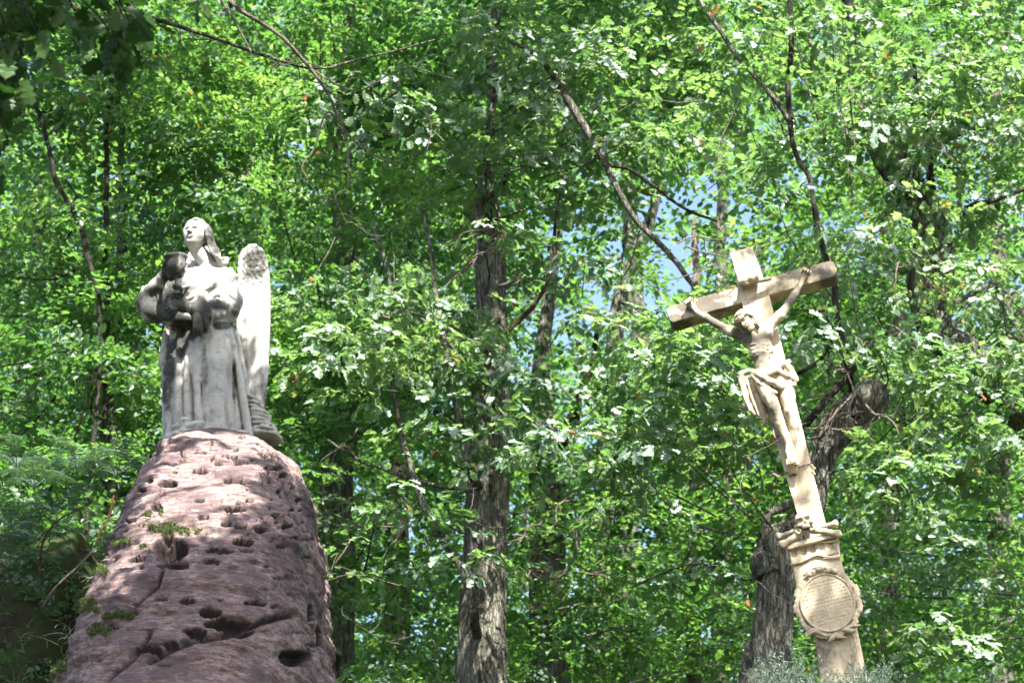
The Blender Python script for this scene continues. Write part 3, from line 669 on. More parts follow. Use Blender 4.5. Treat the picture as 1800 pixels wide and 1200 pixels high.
# ================================================================== the crucifix
CY = 22.0; CO = P(1327, 520, CY)
Rc = np.array(Matrix.Rotation(R(-12), 3, 'Z') @ Matrix.Rotation(R(-12.6), 3, 'Y'))     # columns: across, away, up
def Lc(px, py, b=0.0):
    d = ray(px, py) @ Rc; o = (CAM - CO) @ Rc; t = (b - o[1]) / d[..., 1]; return o + d * t
def build_crucifix():
    root = thing('stone_crucifix', 'leaning cream sandstone cross with carved Christ figure, skull and oval medallion', 'crucifix', CO)
    root.rotation_euler = Matrix(Rc.tolist()).to_euler()
    def put(name, v, spots=(), base=0, smooth=True):
        V, Q = v.mesh(); return obj(name, V, Q, M_cross, root, smooth, {'grime_shade': stain_shade(V, spots, base, CO, Rc)}, local=True)
    T = .24
    cb = Lc(1411, 905); ct = Lc(1303, 440); cbot = Lc(1422, 985)
    # upright: narrow above, wider below
    def vol(lo, hi, h=.009): return Vol(np.minimum(lo, hi) - .04, np.maximum(lo, hi) + .04, h)
    v = vol((-.2, -.03, cbot[2]), (.2, T + .02, ct[2] + .02), .011)
    zt, zb = ct[2], cbot[2]
    def upright(X, Y, Z):
        a = np.interp(Z, [zb, 0, zt], [.178, .148, .120]); cx = np.interp(Z, [zb, 0, zt], [cb[0], 0.0, ct[0]])
        return np.maximum(np.maximum(np.abs(X - cx) - a, np.abs(Y - T / 2) - T / 2), np.maximum(Z - zt, zb - Z)) - .004
    v.fn(upright, v.lo, v.lo + v.n * v.h, 0); v.rough(.005, 12, 1); put('upright', v, [(1310, 445, 30, 18, .5), (1365, 760, 14, 60, .3), (1400, 880, 40, 10, .25)], .04)  # tall spot paints the legs' cast shadow on the upright
    # crossbar with rounded ends
    pl, pr = Lc(1173, 551), Lc(1470, 474); hz = .098
    v = vol((pl[0], -.03, -.30), (pr[0], T, .30), .009)
    zc = Lc(1327, 520)[2] + (Lc(1327, 505)[2] - Lc(1327, 520)[2]) * .0
    zl, zr = Lc(1182, 552)[2], Lc(1456, 474)[2]
    def bar(X, Y, Z):
        zc = np.interp(X, [pl[0], pr[0]], [zl, zr]); c = (pl[0] + pr[0]) / 2; hw = (pr[0] - pl[0]) / 2
        r = .055; qx = np.abs(X - c) - hw + r; qz = np.abs(Z - zc) - hz + r
        d = np.sqrt(np.maximum(qx, 0) ** 2 + np.maximum(qz, 0) ** 2) + np.minimum(np.maximum(qx, qz), 0) - r
        return np.maximum(d, np.abs(Y - T / 2 + .006) - T / 2 + .002) - .002
    v.fn(bar, v.lo, v.lo + v.n * v.h, 0); v.rough(.006, 11, 3); put('crossbar', v, [(1400, 478, 60, 16, .55), (1230, 538, 60, 14, .5), (1190, 570, 30, 22, .35), (1460, 492, 26, 20, .4), (1240, 520, 60, 10, .5)], .14)
    # moss crumbs along the top of the bar
    n = 900; xs = RNG.uniform(pl[0] + .05, pr[0] - .1, n); zc = np.interp(xs, [pl[0], pr[0]], [zl, zr]) + hz
    c = np.stack([xs, RNG.uniform(0, T, n), zc], 1); keep = fbm(c * 6, 2, 2) > -.05; c = c[keep]; n = len(c)
    s = RNG.uniform(.008, .028, n)[:, None, None]; tri = RNG.normal(0, 1, (n, 3, 3)) * s; tri[..., 2] = np.abs(tri[..., 2]) * .8
    obj('dry_moss', (c[:, None] + tri).reshape(-1, 3), np.arange(3 * n).reshape(-1, 3), M_grass, root, False, {'rnd': np.repeat(RNG.uniform(.5, 1, n), 3)}, kind='stuff', local=True)
    # scroll plate
    zs_, ze_ = Lc(1303, 432, -.1)[2], Lc(1318, 497, -.1)[2]
    xm = Lc(1307, 462, -.06)[0]
    prof = [(.05, zs_ - .035), (.02, zs_ - .01), (-.03, zs_ - .02), (-.05, zs_ - .07), (-.035, (zs_ * .6 + ze_ * .4)), (-.045, ze_ + .06), (-.08, ze_ + .012), (-.13, ze_ - .004), (-.165, ze_ + .012), (-.17, ze_ + .04), (-.15, ze_ + .052)]
    pr_ = smooth_path(np.array([(a, b, 0) for a, b in prof]), 46)[:, :2]
    tn = np.gradient(pr_, axis=0); tn /= np.linalg.norm(tn, axis=1)[:, None]; nm = np.stack([-tn[:, 1], tn[:, 0]], 1)
    ring = np.concatenate([pr_ + nm * .012, (pr_ - nm * .012)[::-1]]); nx = 14; xs = np.linspace(xm - .108, xm + .108, nx)
    V = np.concatenate([np.stack([np.full(len(ring), x) + .004 * np.sin(ring[:, 1] * 30 + 1), ring[:, 0] + .004 * math.sin(i * 1.3), ring[:, 1] + .004 * math.cos(i)], 1) for i, x in enumerate(xs)])
    m = len(ring); i = np.arange(nx - 1)[:, None] * m; j = np.arange(m)[None]; jn = (j + 1) % m
    Q = np.stack([i + j, i + jn, i + m + jn, i + m + j], -1).reshape(-1, 4)
    capq = []
    for b0 in (0, (nx - 1) * m):
        for k in range(m // 2 - 1): capq.append([b0 + k, b0 + k + 1, b0 + m - 2 - k, b0 + m - 1 - k])
    Q = np.concatenate([Q, np.array(capq)])
    o = obj('scroll', V, Q, M_cross, root, False, {'grime_shade': stain_shade(V, [(1312, 436, 30, 12, .6)], .12, CO, Rc)}, local=True)
    v = vol(Lc(1296, 506, -.17), Lc(1356, 484, -.03)); v.cone(Lc(1303, 499, -.135), Lc(1353, 490, -.10), .028, .024, .0); v.cone(Lc(1352, 490, -.10), Lc(1354, 490, -.10), .014, .014, 0, sub=True); v.rough(.004, 12, 3); put('scroll_roll', v, base=.25)
    # figure
    v = Vol((Lc(1195, 560, -.1)[0] - .03, -.42, Lc(1398, 828, -.2)[2] - .05), (Lc(1430, 470, 0)[0] + .05, .06, Lc(1416, 465, 0)[2] + .12), .0085)
    B = Lc
    v.ell(B(1331, 592, -.13), (.165, .105, .14), .03); v.ell(B(1322, 588, -.17), (.075, .06, .07), .03); v.ell(B(1346, 584, -.17), (.075, .06, .07), .03)
    v.ell(B(1338, 617, -.13), (.135, .09, .12), .04); v.ell(B(1345, 640, -.12), (.115, .082, .10), .04); v.ell(B(1356, 660, -.12), (.135, .10, .085), .04)
    v.cone(B(1309, 586, -.12), B(1352, 572, -.12), .062, .062, .04)
    v.chain([B(1306, 590, -.13), B(1283, 582, -.14), B(1258, 568, -.13)], [.058, .052, .04], .03)
    v.chain([B(1258, 568, -.13), B(1243, 559, -.11), B(1225, 548, -.07)], [.042, .042, .027], .012)
    v.chain([B(1353, 572, -.13), B(1371, 555, -.14), B(1386, 535, -.13)], [.058, .052, .04], .03)
    v.chain([B(1386, 535, -.13), B(1396, 519, -.11), B(1407, 500, -.07)], [.042, .042, .027], .012)
    for (hx, hy, tx, ty, s) in ((1225, 548, 1213, 533, -1), (1407, 500, 1416, 481, 1)):
        v.cone(B(hx, hy, -.06), B(tx, ty, -.045), .027, .037, .012)
        dx, dy = tx - hx, ty - hy; nx_, ny_ = -dy / 18, dx / 18
        for k in range(4):
            f = (k - 1.5) * 3.6; bx, by = tx + nx_ * f, ty + ny_ * f
            v.chain([B(bx, by, -.055), B(bx + dx * .38, by + dy * .38, -.10), B(bx + dx * .12 + nx_ * f * .3, by + dy * .22, -.125)], [.014, .012, .010], .005)
        v.chain([B((hx + tx) / 2 - nx_ * 4 * s, (hy + ty) / 2 - ny_ * 4 * s, -.06), B(tx - nx_ * 8 * s, ty - ny_ * 8 * s, -.09)], [.014, .011], .006)
        v.ell(B(tx, ty, -.085), (.009, .018, .009), .003)
    # ribs and belly
    for k in range(4):
        for s, x0 in ((-1, 1312), (1, 1356)):
            v.chain([B(1334 + s * 4 + k * 1.5, 603 + k * 6.5, -.225 + .006 * k), B(1334 + s * 14 + k * 1.8, 606 + k * 6.8, -.205), B(1334 + s * 22 + k * 2, 603 + k * 6.5, -.15)], [.004, .005, .004], .014)
    v.ell(B(1341, 622, -.235), (.05, .03, .035), .03, sub=True)
    # legs and crossed feet
    v.chain([B(1339, 664, -.14), B(1352, 695, -.18), B(1362, 716, -.215)], [.092, .078, .057], .03)
    v.chain([B(1362, 718, -.215), B(1371, 744, -.16), B(1387, 783, -.12)], [.056, .056, .033], .012)
    v.chain([B(1378, 668, -.14), B(1385, 700, -.17), B(1388, 722, -.19)], [.092, .076, .057], .03)
    v.chain([B(1388, 724, -.19), B(1396, 750, -.14), B(1394, 786, -.09)], [.056, .056, .033], .012)
    v.chain([B(1387, 783, -.12), B(1387, 795, -.17), B(1390, 809, -.20)], [.032, .036, .034], .015)
    v.chain([B(1394, 786, -.08), B(1398, 800, -.11), B(1400, 815, -.13)], [.03, .034, .028], .012)
    for k in range(5): v.cone(B(1382.5 + k * 3.8, 808 + abs(k - 1) * .6, -.215), B(1383.5 + k * 3.9, 816 - k * .9, -.21), .0105, .009, .004)
    v.ell(B(1388, 800, -.205), (.012, .012, .012), .004)
    # head, fallen forward to the left
    v.cone(B(1326, 576, -.13), B(1312, 570, -.21), .052, .045, .03)
    Mh = frame(R(-22), R(-34), R(-18)); hc = B(1309, 563, -.27); S = .235
    def H(r, f, u): return hc + Mh @ (np.array([r, -f, u]) * S)
    v.ell(H(0, -.02, .10), np.array([.35, .43, .38]) * S, .02, Mh.T); v.ell(H(0, .12, -.16), np.array([.27, .30, .36]) * S, .03, Mh.T)
    for s in (-1, 1):
        v.ell(H(s * .14, .44, .02), np.array([.10, .08, .05]) * S, .01, Mh.T, sub=True); v.cone(H(s * .04, .43, .08), H(s * .22, .36, .07), .008, .006, .008)
    v.cone(H(0, .41, .06), H(0, .54, -.12), .009, .013, .01); v.cone(H(-.08, .43, -.25), H(.08, .43, -.25), .009, .009, .006)
    rr = np.random.default_rng(12)
    for k in range(16):
        a = rr.uniform(-1, 1); v.chain([H(a * .26, .36 - abs(a) * .2, -.26), H(a * .2, .38 - abs(a) * .1, -.42 - rr.uniform(0, .08)), H(a * .12, .34, -.56)], [.014, .014, .009], .004)
    v.rough(.005, 14, 6); fig = put('christ_figure', v, [(1258, 566, 34, 14, .6), (1395, 522, 24, 26, .6), (1335, 596, 34, 18, .45), (1305, 585, 18, 16, .55), (1360, 700, 10, 40, .35), (1330, 630, 20, 12, .35)], .15)
    # hair and thorn crown as pieces of the figure
    def sub(name, v, parent, base=.1):
        V, Q = v.mesh(); return obj(name, V, Q, M_cross, parent, True, {'grime_shade': stain_shade(V, [], base, CO, Rc)}, local=True)
    v = Vol(hc - .26, hc + .24, .0075)
    v.ell(H(0, -.12, .14), np.array([.41, .42, .38]) * S, 0, Mh.T); v.ell(H(0, .5, -.10), np.array([.30, .42, .34]) * S, .01, Mh.T, sub=True)
    for s in (-1, 1):
        for k in range(7):
            a = k / 6; p = smooth_path(np.array([H(s * .05, .30 - .4 * a, .42), H(s * .34, .18 - .4 * a, .22), H(s * .41, .05 - .35 * a, -.1), H(s * .38, .06 - .3 * a, -.42), H(s * .30, .12 - .2 * a, -.62)]), 12)
            p = p + (np.sin(np.arange(12) * 1.3 + k)[:, None] * .007) * Mh[:, 0]; v.chain(list(p), list(np.linspace(.016, .011, 12)), .005)
    sub('hair', v, fig, .18)
    v = Vol(hc - .24, hc + .24, .0075)
    for ph in (0, 2.1, 4.2):
        p = [H(.43 * math.cos(t), .02 + .47 * math.sin(t), .22 + .04 * math.sin(3 * t + ph)) for t in np.linspace(0, 2 * np.pi, 29)]
        p = [q + Mh[:, 2] * .011 * math.sin(7 * i / 28 * 6.28 + ph) for i, q in enumerate(p)]; v.chain(p, [.0115] * 29, .003)
    for k in range(16):
        t = rr.uniform(0, 6.28); c = H(.45 * math.cos(t), .02 + .49 * math.sin(t), .22); v.cone(c, c + rr.normal(0, .022, 3), .008, .003, .003)
    sub('thorn_crown', v, fig, .12)
    # loincloth
    v = Vol(Lc(1290, 760, -.1) - np.array([.06, .22, .05]), Lc(1410, 620, -.1) + np.array([.08, .14, .08]), .0085)
    v.ell(B(1356, 656, -.125), (.145, .108, .075), .0)
    for (pts, rr_) in [([(1316, 652, -.15), (1332, 652, -.215), (1350, 656, -.24), (1370, 650, -.23)], .020), ([(1320, 653, -.17), (1340, 662, -.245), (1362, 672, -.255), (1388, 672, -.20)], .024), ([(1330, 656, -.20), (1352, 670, -.25), (1374, 680, -.245), (1396, 676, -.17)], .024),
                       ([(1322, 660, -.18), (1334, 672, -.215), (1350, 683, -.235), (1364, 690, -.23)], .02), ([(1366, 650, -.22), (1384, 660, -.23), (1398, 668, -.16)], .03)]:
        v.chain([B(*p) for p in pts], [rr_ * .8, rr_, rr_ * 1.15, rr_], .022)
    v.chain([B(1366, 646, -.2), B(1380, 640, -.21), B(1388, 648, -.19), B(1396, 665, -.15)], [.03, .032, .035, .045], .02)
    v.ell(B(1386, 636, -.18), (.03, .03, .028), .01); v.ell(B(1377, 640, -.21), (.026, .026, .022), .008)
    v.chain([B(1316, 652, -.15), B(1304, 657, -.13), B(1303, 676, -.11), B(1312, 692, -.10), B(1312, 712, -.09), B(1328, 728, -.08)], [.03, .036, .034, .034, .038, .022], .012)
    v.chain([B(1310, 665, -.12), B(1318, 690, -.09), B(1324, 712, -.08), B(1338, 734, -.07)], [.03, .032, .036, .022], .012)
    v.chain([B(1322, 665, -.11), B(1332, 695, -.07), B(1342, 725, -.05), B(1344, 742, -.05)], [.03, .034, .032, .024], .012)
    v.chain([B(1300, 668, -.15), B(1307, 695, -.14), B(1318, 722, -.13)], [.01, .013, .01], .006); v.chain([B(1314, 672, -.15), B(1322, 700, -.13), B(1334, 730, -.11)], [.01, .013, .01], .006)
    v.rough(.005, 14, 16); sub('loincloth', v, fig, .15)
    # bracket under the feet
    v = vol(Lc(1378, 822, -.2), Lc(1405, 800, 0)); v.chain([B(1391, 812, -.12), B(1393, 824, -.06), B(1394, 838, .0)], [.055, .05, .04], .02); put('foot_support', v)
    # wire tie round the upright
    w = MB(); zz = Lc(1395, 826, -.02)[2]; a = .166
    pts = smooth_path(np.array([(-a - .012 + cb[0] * .8, -.012, zz - .012), (cb[0] * .8, -.03, zz), (a + .012 + cb[0] * .8, -.012, zz + .02), (a + .014 + cb[0] * .8, T / 2, zz + .02), (a + cb[0] * .8, T + .01, zz + .01), (-a + cb[0] * .8, T + .01, zz), (-a - .014 + cb[0] * .8, T / 2, zz - .01), (-a - .012 + cb[0] * .8, -.012, zz - .012)]), 60)
    w.add(*tube(pts, .0065, 6)); w.build('wire_tie', M_wire, root, local=True)
    v = vol(Lc(1424, 835, -.05), Lc(1434, 812, .05)); 
    for (x, y, r) in [(1427, 818, .018), (1431, 823, .02), (1429, 829, .018), (1432, 833, .014)]: v.ell(B(x, y, .0), (r, r, r), .008)
    put('wire_knot', v, base=.15)
    v = vol(Lc(1355, 850, -.06), Lc(1372, 820, .05)); v.chain([B(1352, 836, .03), B(1360, 833, -.01), B(1368, 838, -.01)], [.008, .014, .016], .008); put('wire_knot', v, base=.45)

    # pedestal --------------------------------------------------------
    def seg(name, tl, tr, bl, br, b0, b1, h=.01, rd=.01, spots=(), base=0, extra=None):
        base = base + .06
        TL, TR, BL, BR = (Lc(*p, b0) for p in (tl, tr, bl, br)); zt = (TL[2] + TR[2]) / 2; zb = (BL[2] + BR[2]) / 2
        lo = np.array([min(TL[0], BL[0]), b0, zb]); hi = np.array([max(TR[0], BR[0]), b1, zt])
        v = Vol(lo - .08, hi + .08, h)
        def f(X, Y, Z):
            l = np.interp(Z, [zb, zt], [BL[0], TL[0]]); r = np.interp(Z, [zb, zt], [BR[0], TR[0]])
            qx = np.abs(X - (l + r) / 2) - (r - l) / 2 + rd; qy = np.abs(Y - (b0 + b1) / 2) - (b1 - b0) / 2 + rd; qz = np.abs(Z - (zt + zb) / 2) - (zt - zb) / 2 + rd
            return np.sqrt(np.maximum(qx, 0) ** 2 + np.maximum(qy, 0) ** 2 + np.maximum(qz, 0) ** 2) + np.minimum(np.maximum(np.maximum(qx, qy), qz), 0) - rd
        v.fn(f, lo - .05, hi + .05, 0)
        if extra: extra(v)
        v.rough(.004, 12, 5); put(name, v, spots, base)
    def frieze(v):
        for k in range(5): c = B(1395 + k * 16.5, 972 - k * 3.3, -.075); v.box(c, (.024, .022, .042), .003, 0, sub=True)
    fb = -.09
    seg('cornice', (1379, 951), (1471, 936), (1383, 962), (1474, 946), fb - .035, T + .08, rd=.012, base=.15)
    seg('frieze_block', (1384, 962), (1472, 946), (1391, 990), (1476, 976), fb + .02, T + .05, rd=.008, base=.05, extra=frieze)
    v = vol(Lc(1380, 1010, fb - .05), Lc(1485, 950, fb + .05)); 
    def arcs(y0, x0, x1, lift, r):
        return [B(x0 + (x1 - x0) * t, y0 - (x1 - x0) * t * .155 - lift * math.exp(-((t - .5) / .22) ** 2), fb + .005) for t in np.linspace(0, 1, 22)], [r] * 22
    a_ = arcs(991, 1392, 1477, 9, .012); v.chain(a_[0], a_[1], .003); a_ = arcs(964, 1383, 1474, 4, .011); v.chain(a_[0], a_[1], .003); put('arched_moulding', v, base=.1)
    def panel(v):
        a_ = [B(1412 + 46 * t, 1016 - 46 * t * .2 - 16 * math.sin(math.pi * (.12 + .76 * t)), fb + .025) for t in np.linspace(0, 1, 20)]
        v.chain(a_, [.017] * 20, .003); v.chain([B(1411, 1040, fb + .02), B(1411, 1008, fb + .02)], [.008, .008], .003, sub=True)
    seg('panel_block', (1392, 990), (1477, 976), (1408, 1080), (1500, 1064), fb + .025, T + .05, rd=.008, base=0, extra=panel)
    seg('lower_shaft', (1425, 1078), (1498, 1064), (1444, 1215), (1526, 1198), fb + .03, T + .06, rd=.012, spots=[(1440, 1150, 30, 40, .3)], base=.05)
    v = vol(Lc(1493, 1190, fb), Lc(1520, 1110, fb)); v.chain([B(1499, 1112, fb + .04), B(1521, 1200, fb + .05)], [.016, .022], .005); put('edge_moulding', v)
    # medallion: raised oval with rim
    mc = Lc(1455, 1060, fb - .02); ax, az = .272, .305
    v = Vol(mc - np.array([.42, .12, .46]), mc + np.array([.42, .16, .46]), .0095)
    def disc(X, Y, Z):
        q = np.sqrt(((X - mc[0]) / ax) ** 2 + ((Z - mc[2]) / az) ** 2); return np.maximum((q - 1) * ax, np.abs(Y - mc[1] - .02) - .05 + .012 * q ** 4) - .004
    v.fn(disc, v.lo, v.lo + v.n * v.h, 0)
    rim = [mc + np.array([math.cos(t) * (ax - .004), -.03, math.sin(t) * (az - .004)]) for t in np.linspace(0, 2 * np.pi, 41)]; v.chain(rim, [.009] * 41, .004)
    # rows of worn engraved strokes
    rr = np.random.default_rng(4)
    for row in range(11):
        zz = mc[2] + .21 - row * .042; hw = ax * math.sqrt(max(0, 1 - ((zz - mc[2]) / az) ** 2)) - .05; x = -hw
        while x < hw:
            wl = rr.uniform(.008, .024)
            v.cone((mc[0] + x, mc[1] - .037, zz + rr.uniform(-.006, .006)), (mc[0] + x + wl * .6, mc[1] - .037, zz + rr.uniform(-.010, .010)), .0085, .007, .0, sub=True); x += wl + rr.uniform(.006, .02)
    put('inscribed_medallion', v, [(1480, 1050, 24, 26, -.05)], .03)
    ins = []; rr = np.random.default_rng(14)
    for row in range(13):
        z0 = mc[2] + .225 - row * .036; hw = ax * math.sqrt(max(0, 1 - ((z0 - mc[2]) / az) ** 2)) - .05; x = -hw + rr.uniform(0, .03)
        while x < hw:
            wl = rr.uniform(.006, .02); ins.append((mc[0] + x, z0 + rr.uniform(-.004, .004) - .02 * x, wl, rr.uniform(.004, .011), rr.uniform(-.5, .5))); x += wl + rr.uniform(.006, .028)
    IV = []
    for (x, z, w, h, sk) in ins:
        y0, y1 = mc[1] - .0365, mc[1] - .030
        IV.append([[x + sk * h * (zz > 0) + xx * w, yy, z + zz * h] for yy in (y0, y1) for xx, zz in ((0, 0), (1, 0), (1, 1), (0, 1))])
    IV = np.array(IV).reshape(-1, 3); IQ = np.array([[0, 1, 2, 3], [5, 4, 7, 6], [0, 4, 5, 1], [1, 5, 6, 2], [2, 6, 7, 3], [3, 7, 4, 0]])
    o_ = obj('inscription', IV, (IQ[None] + 8 * np.arange(len(ins))[:, None, None]).reshape(-1, 4), M_ins, root, False, local=True); o_['kind'] = 'stuff'
    # wreath round the medallion
    v = Vol(mc - np.array([.46, .14, .50]), mc + np.array([.46, .16, .50]), .0095)
    for t in np.linspace(0, 2 * np.pi, 41)[:-1]:
        if math.radians(66) < t < math.radians(112): continue
        rr_ = 1.12 + .05 * math.sin(t * 11); c = mc + np.array([math.cos(t) * ax * rr_, .015, math.sin(t) * az * rr_ * .98])
        for s in (-1, 1):
            tt = t + .25; d = np.array([-math.sin(t) * .045 + s * .018 * math.cos(t), -.008, math.cos(t) * .05 + s * .018 * math.sin(t)]); v.cone(c, c + d, .027, .014, .016)
    put('wreath', v, base=.05)
    v = Vol(mc + np.array([-.30, -.14, .18]), mc + np.array([.30, .08, .50]), .009)
    for (x0, y0, x1, y1) in [(1434, 1008, 1412, 1018), (1434, 1010, 1420, 1006), (1440, 1008, 1435, 999), (1442, 1010, 1446, 996), (1450, 1006, 1474, 1002), (1450, 1008, 1462, 1004), (1462, 1005, 1473, 1009)]:
        v.chain([B(x0, y0, fb - .02), B((x0 + x1) / 2, (y0 + y1) / 2 - 3, fb - .055), B(x1, y1, fb - .02)], [.02, .026, .01], .006)
    put('carved_leaves', v, base=.08)
    v = Vol(mc + np.array([-.36, -.15, -.52]), mc + np.array([.42, .08, -.18]), .0095)
    for path in [[(1418, 1118), (1432, 1109), (1450, 1116), (1470, 1112), (1490, 1102), (1512, 1098)], [(1416, 1114), (1428, 1106), (1446, 1110), (1466, 1118), (1488, 1120)], [(1470, 1112), (1462, 1122), (1456, 1128)], [(1480, 1106), (1496, 1108), (1506, 1106)]]:
        q = [B(x, y, fb - .03 - .02 * math.sin(i * 1.7)) for i, (x, y) in enumerate(path)]; q = list(smooth_path(np.array(q), 18)); v.chain(q, list(np.interp(np.arange(18), [0, 9, 17], [.014, .022, .010])), .006)
    put('ribbon', v, base=.12)
    # skull
    v = Vol(Lc(1388, 945, -.3) - .03, Lc(1440, 893, .1) + .05, .007); sc_ = B(1413, 914, -.12)
    v.ell(sc_, (.096, .10, .094), 0); v.ell(sc_ + np.array([0, -.035, -.075]), (.056, .056, .048), .03)
    for s in (-1, 1):
        v.ell(sc_ + np.array([s * .042, -.105, -.028]), (.029, .04, .026), .006, sub=True); v.ell(sc_ + np.array([s * .066, -.065, -.066]), (.024, .03, .018), .012)
        v.cone(sc_ + np.array([s * .015, -.1, .002]), sc_ + np.array([s * .075, -.088, .004]), .010, .008, .01)
    v.ell(sc_ + np.array([0, -.105, -.068]), (.014, .03, .022), .004, sub=True); v.box(sc_ + np.array([0, -.075, -.108]), (.042, .02, .015), .006, .01)
    for k in range(6): v.cone(sc_ + np.array([-.03 + k * .012, -.098, -.118]), sc_ + np.array([-.03 + k * .012, -.098, -.098]), .0025, .0025, 0, sub=True)
    v.rough(.003, 16, 3); put('skull', v, [(1413, 932, 22, 8, .4)], .15)
    # bones
    for pts, r in (([(1376, 957), (1390, 948), (1405, 938)], .038), ([(1474, 938), (1450, 934), (1428, 932)], .036), ([(1369, 942), (1385, 937), (1400, 931)], .026), ([(1469, 919), (1450, 924), (1432, 928)], .026)):
        q = [B(x, y, -.13 if r > .03 else -.09) for x, y in pts]; v = Vol(np.min(q, 0) - .09, np.max(q, 0) + .09, .0085)
        v.chain(q, [r * 1.0, r * .82, r], .01); c = q[0]
        if r > .03:
            e = q[2]; v.ell(e + np.array([0, -.02, .014]), (.045, .04, .042), .01); v.ell(e + np.array([0, -.055, .014]), (.018, .018, .018), .004, sub=True)
        v.ell(c + np.array([0, 0, .02]), (r * .9, r, r * .7), .012); v.ell(c + np.array([0, 0, -.02]), (r * .9, r, r * .7), .012)
        v.rough(.004, 14, 7); put('bone', v, base=.2)
build_crucifix()
# ================================================================== foliage
def unit(v): return v / (np.linalg.norm(v, axis=-1, keepdims=True) + 1e-9)
# a beech leaf: two folded quads; an oak leaf: lobed outline of six quads
BEECH_V = np.array([[0, 0, 0], [.30, .33, .07], [.27, .70, .06], [0, 1, -.06], [-.27, .70, .06], [-.30, .33, .07]])
BEECH_Q = np.array([[0, 1, 2, 3], [0, 3, 4, 5]])
_h = [(.06, .0), (.15, .10), (.11, .22), (.27, .36), (.17, .46), (.34, .62), (.22, .70), (.27, .86), (.10, .97), (0, 1.02)]
OAK_V = [[0, -.10, 0], [0, .0, .0], [0, .22, .01], [0, .46, .01], [0, .70, -.01], [0, 1.03, -.06]]
for s in (1, -1): OAK_V += [[s * x, y, .10 * x / .3 - .05 * y * y] for x, y in _h[1:9]]
OAK_V = np.array(OAK_V)
def _oakq():
    q = []
    for s, o in ((1, 6), (-1, 14)):
        L = [(1, 2, o + 1, o), (2, 3, o + 3, o + 2), (2, o + 2, o + 1, o + 1), (3, 4, o + 5, o + 4), (3, o + 4, o + 3, o + 3), (4, 5, o + 7, o + 6), (4, o + 6, o + 5, o + 5)]
        for f in L: q.append(f if s > 0 else f[::-1])
    return np.array(q)
_q = _oakq()
# triangles for everything, so repeated corners never occur
def tri(Q):
    t = []
    for f in Q:
        for g in ((f[0], f[1], f[2]), (f[0], f[2], f[3])):
            if len(set(g)) == 3: t.append(g)
    return np.array(t)
OAK_T = tri(_q); BEECH_T = tri(BEECH_Q)
def euler(rz, rx, ry):
    cz, sz, cx, sx, cy_, sy = np.cos(rz), np.sin(rz), np.cos(rx), np.sin(rx), np.cos(ry), np.sin(ry)
    z = np.zeros_like(cz); o = np.ones_like(cz)
    Z = np.stack([cz, -sz, z, sz, cz, z, z, z, o], -1).reshape(-1, 3, 3)
    X = np.stack([o, z, z, z, cx, -sx, z, sx, cx], -1).reshape(-1, 3, 3)
    Y = np.stack([cy_, z, sy, z, o, z, -sy, z, cy_], -1).reshape(-1, 3, 3)
    return Z @ X @ Y
def spray_template(kind, rs):
    """leaves placed along a forked twig lying in the xy plane, growing along +y; unit = metres"""
    r = np.random.default_rng(rs); pos, ang = [], []
    if kind == 'beech':
        for k in range(8): pos.append((.02 * r.normal(), .05 + .05 * k, 0)); ang.append((1 if k % 2 else -1) * r.uniform(.7, 1.2))
        for s in (-1, 1):
            for k in range(3): pos.append((s * (.06 + .05 * k), .14 + .05 * k + .04 * s, 0)); ang.append(-s * .8 + (1 if k % 2 else -1) * r.uniform(.5, 1.1))
        sz = .085
    else:
        for k in range(9):
            t = k / 8; pos.append((.03 * r.normal(), .05 + .22 * t ** .7, .02 * r.normal())); ang.append((1 if k % 2 else -1) * (1.7 - 1.5 * t) + .3 * r.normal())
        sz = .125
    n = len(pos); pos = np.array(pos, float); pos[:, 2] -= .25 * pos[:, 1] ** 2
    M = euler(np.array(ang), r.normal(-.22, .25, n), r.normal(0, .28, n)); s = sz * r.uniform(.55, 1.4, n)
    B = BEECH_V if kind == 'beech' else OAK_V; T = BEECH_T if kind == 'beech' else OAK_T
    V = np.einsum('nij,vj->nvi', M * s[:, None, None], B) + pos[:, None]
    F = T[None] + (np.arange(n) * len(B))[:, None, None]
    return V.reshape(-1, 3), F.reshape(-1, 3), n, len(B)
TPL = {k: [spray_template(k, 100 + i) for i in range(8)] for k in ('beech', 'oak')}
def sprays(kind, pos, rz, rx, ry, scale, seed=0, spread=.30, bias=None):
    """merge sprays: returns verts, tris, rnd attribute"""
    r = np.random.default_rng(seed); Vs, Fs, As = [], [], []; off = 0
    which = r.integers(0, 8, len(pos)); tone = np.clip(.45 + .16 * fbm(pos * .9, 3, 7) * 3 + r.normal(0, .05, len(pos)) + (0 if bias is None else bias), 0, 1)
    for w in range(8):
        m = which == w
        if not m.any(): continue
        V, F, nl, nb = TPL[kind][w]; k = m.sum()
        M = euler(rz[m], rx[m], ry[m]) * scale[m][:, None, None]
        W = np.einsum('nij,vj->nvi', M, V) + pos[m][:, None]
        W = W + r.normal(0, .004, W.shape)
        Vs.append(W.reshape(-1, 3)); Fs.append((F[None] + (np.arange(k) * len(V))[:, None, None]).reshape(-1, 3) + off); off += k * len(V)
        lf = np.clip(tone[m][:, None] + r.normal(0, spread * .5, (k, nl)), 0, .955); lf = np.where(r.random((k, nl)) < .006, r.uniform(.96, 1, (k, nl)), lf)
        As.append(np.repeat(lf, nb, 1).ravel())
    return np.concatenate(Vs), np.concatenate(Fs), np.concatenate(As)

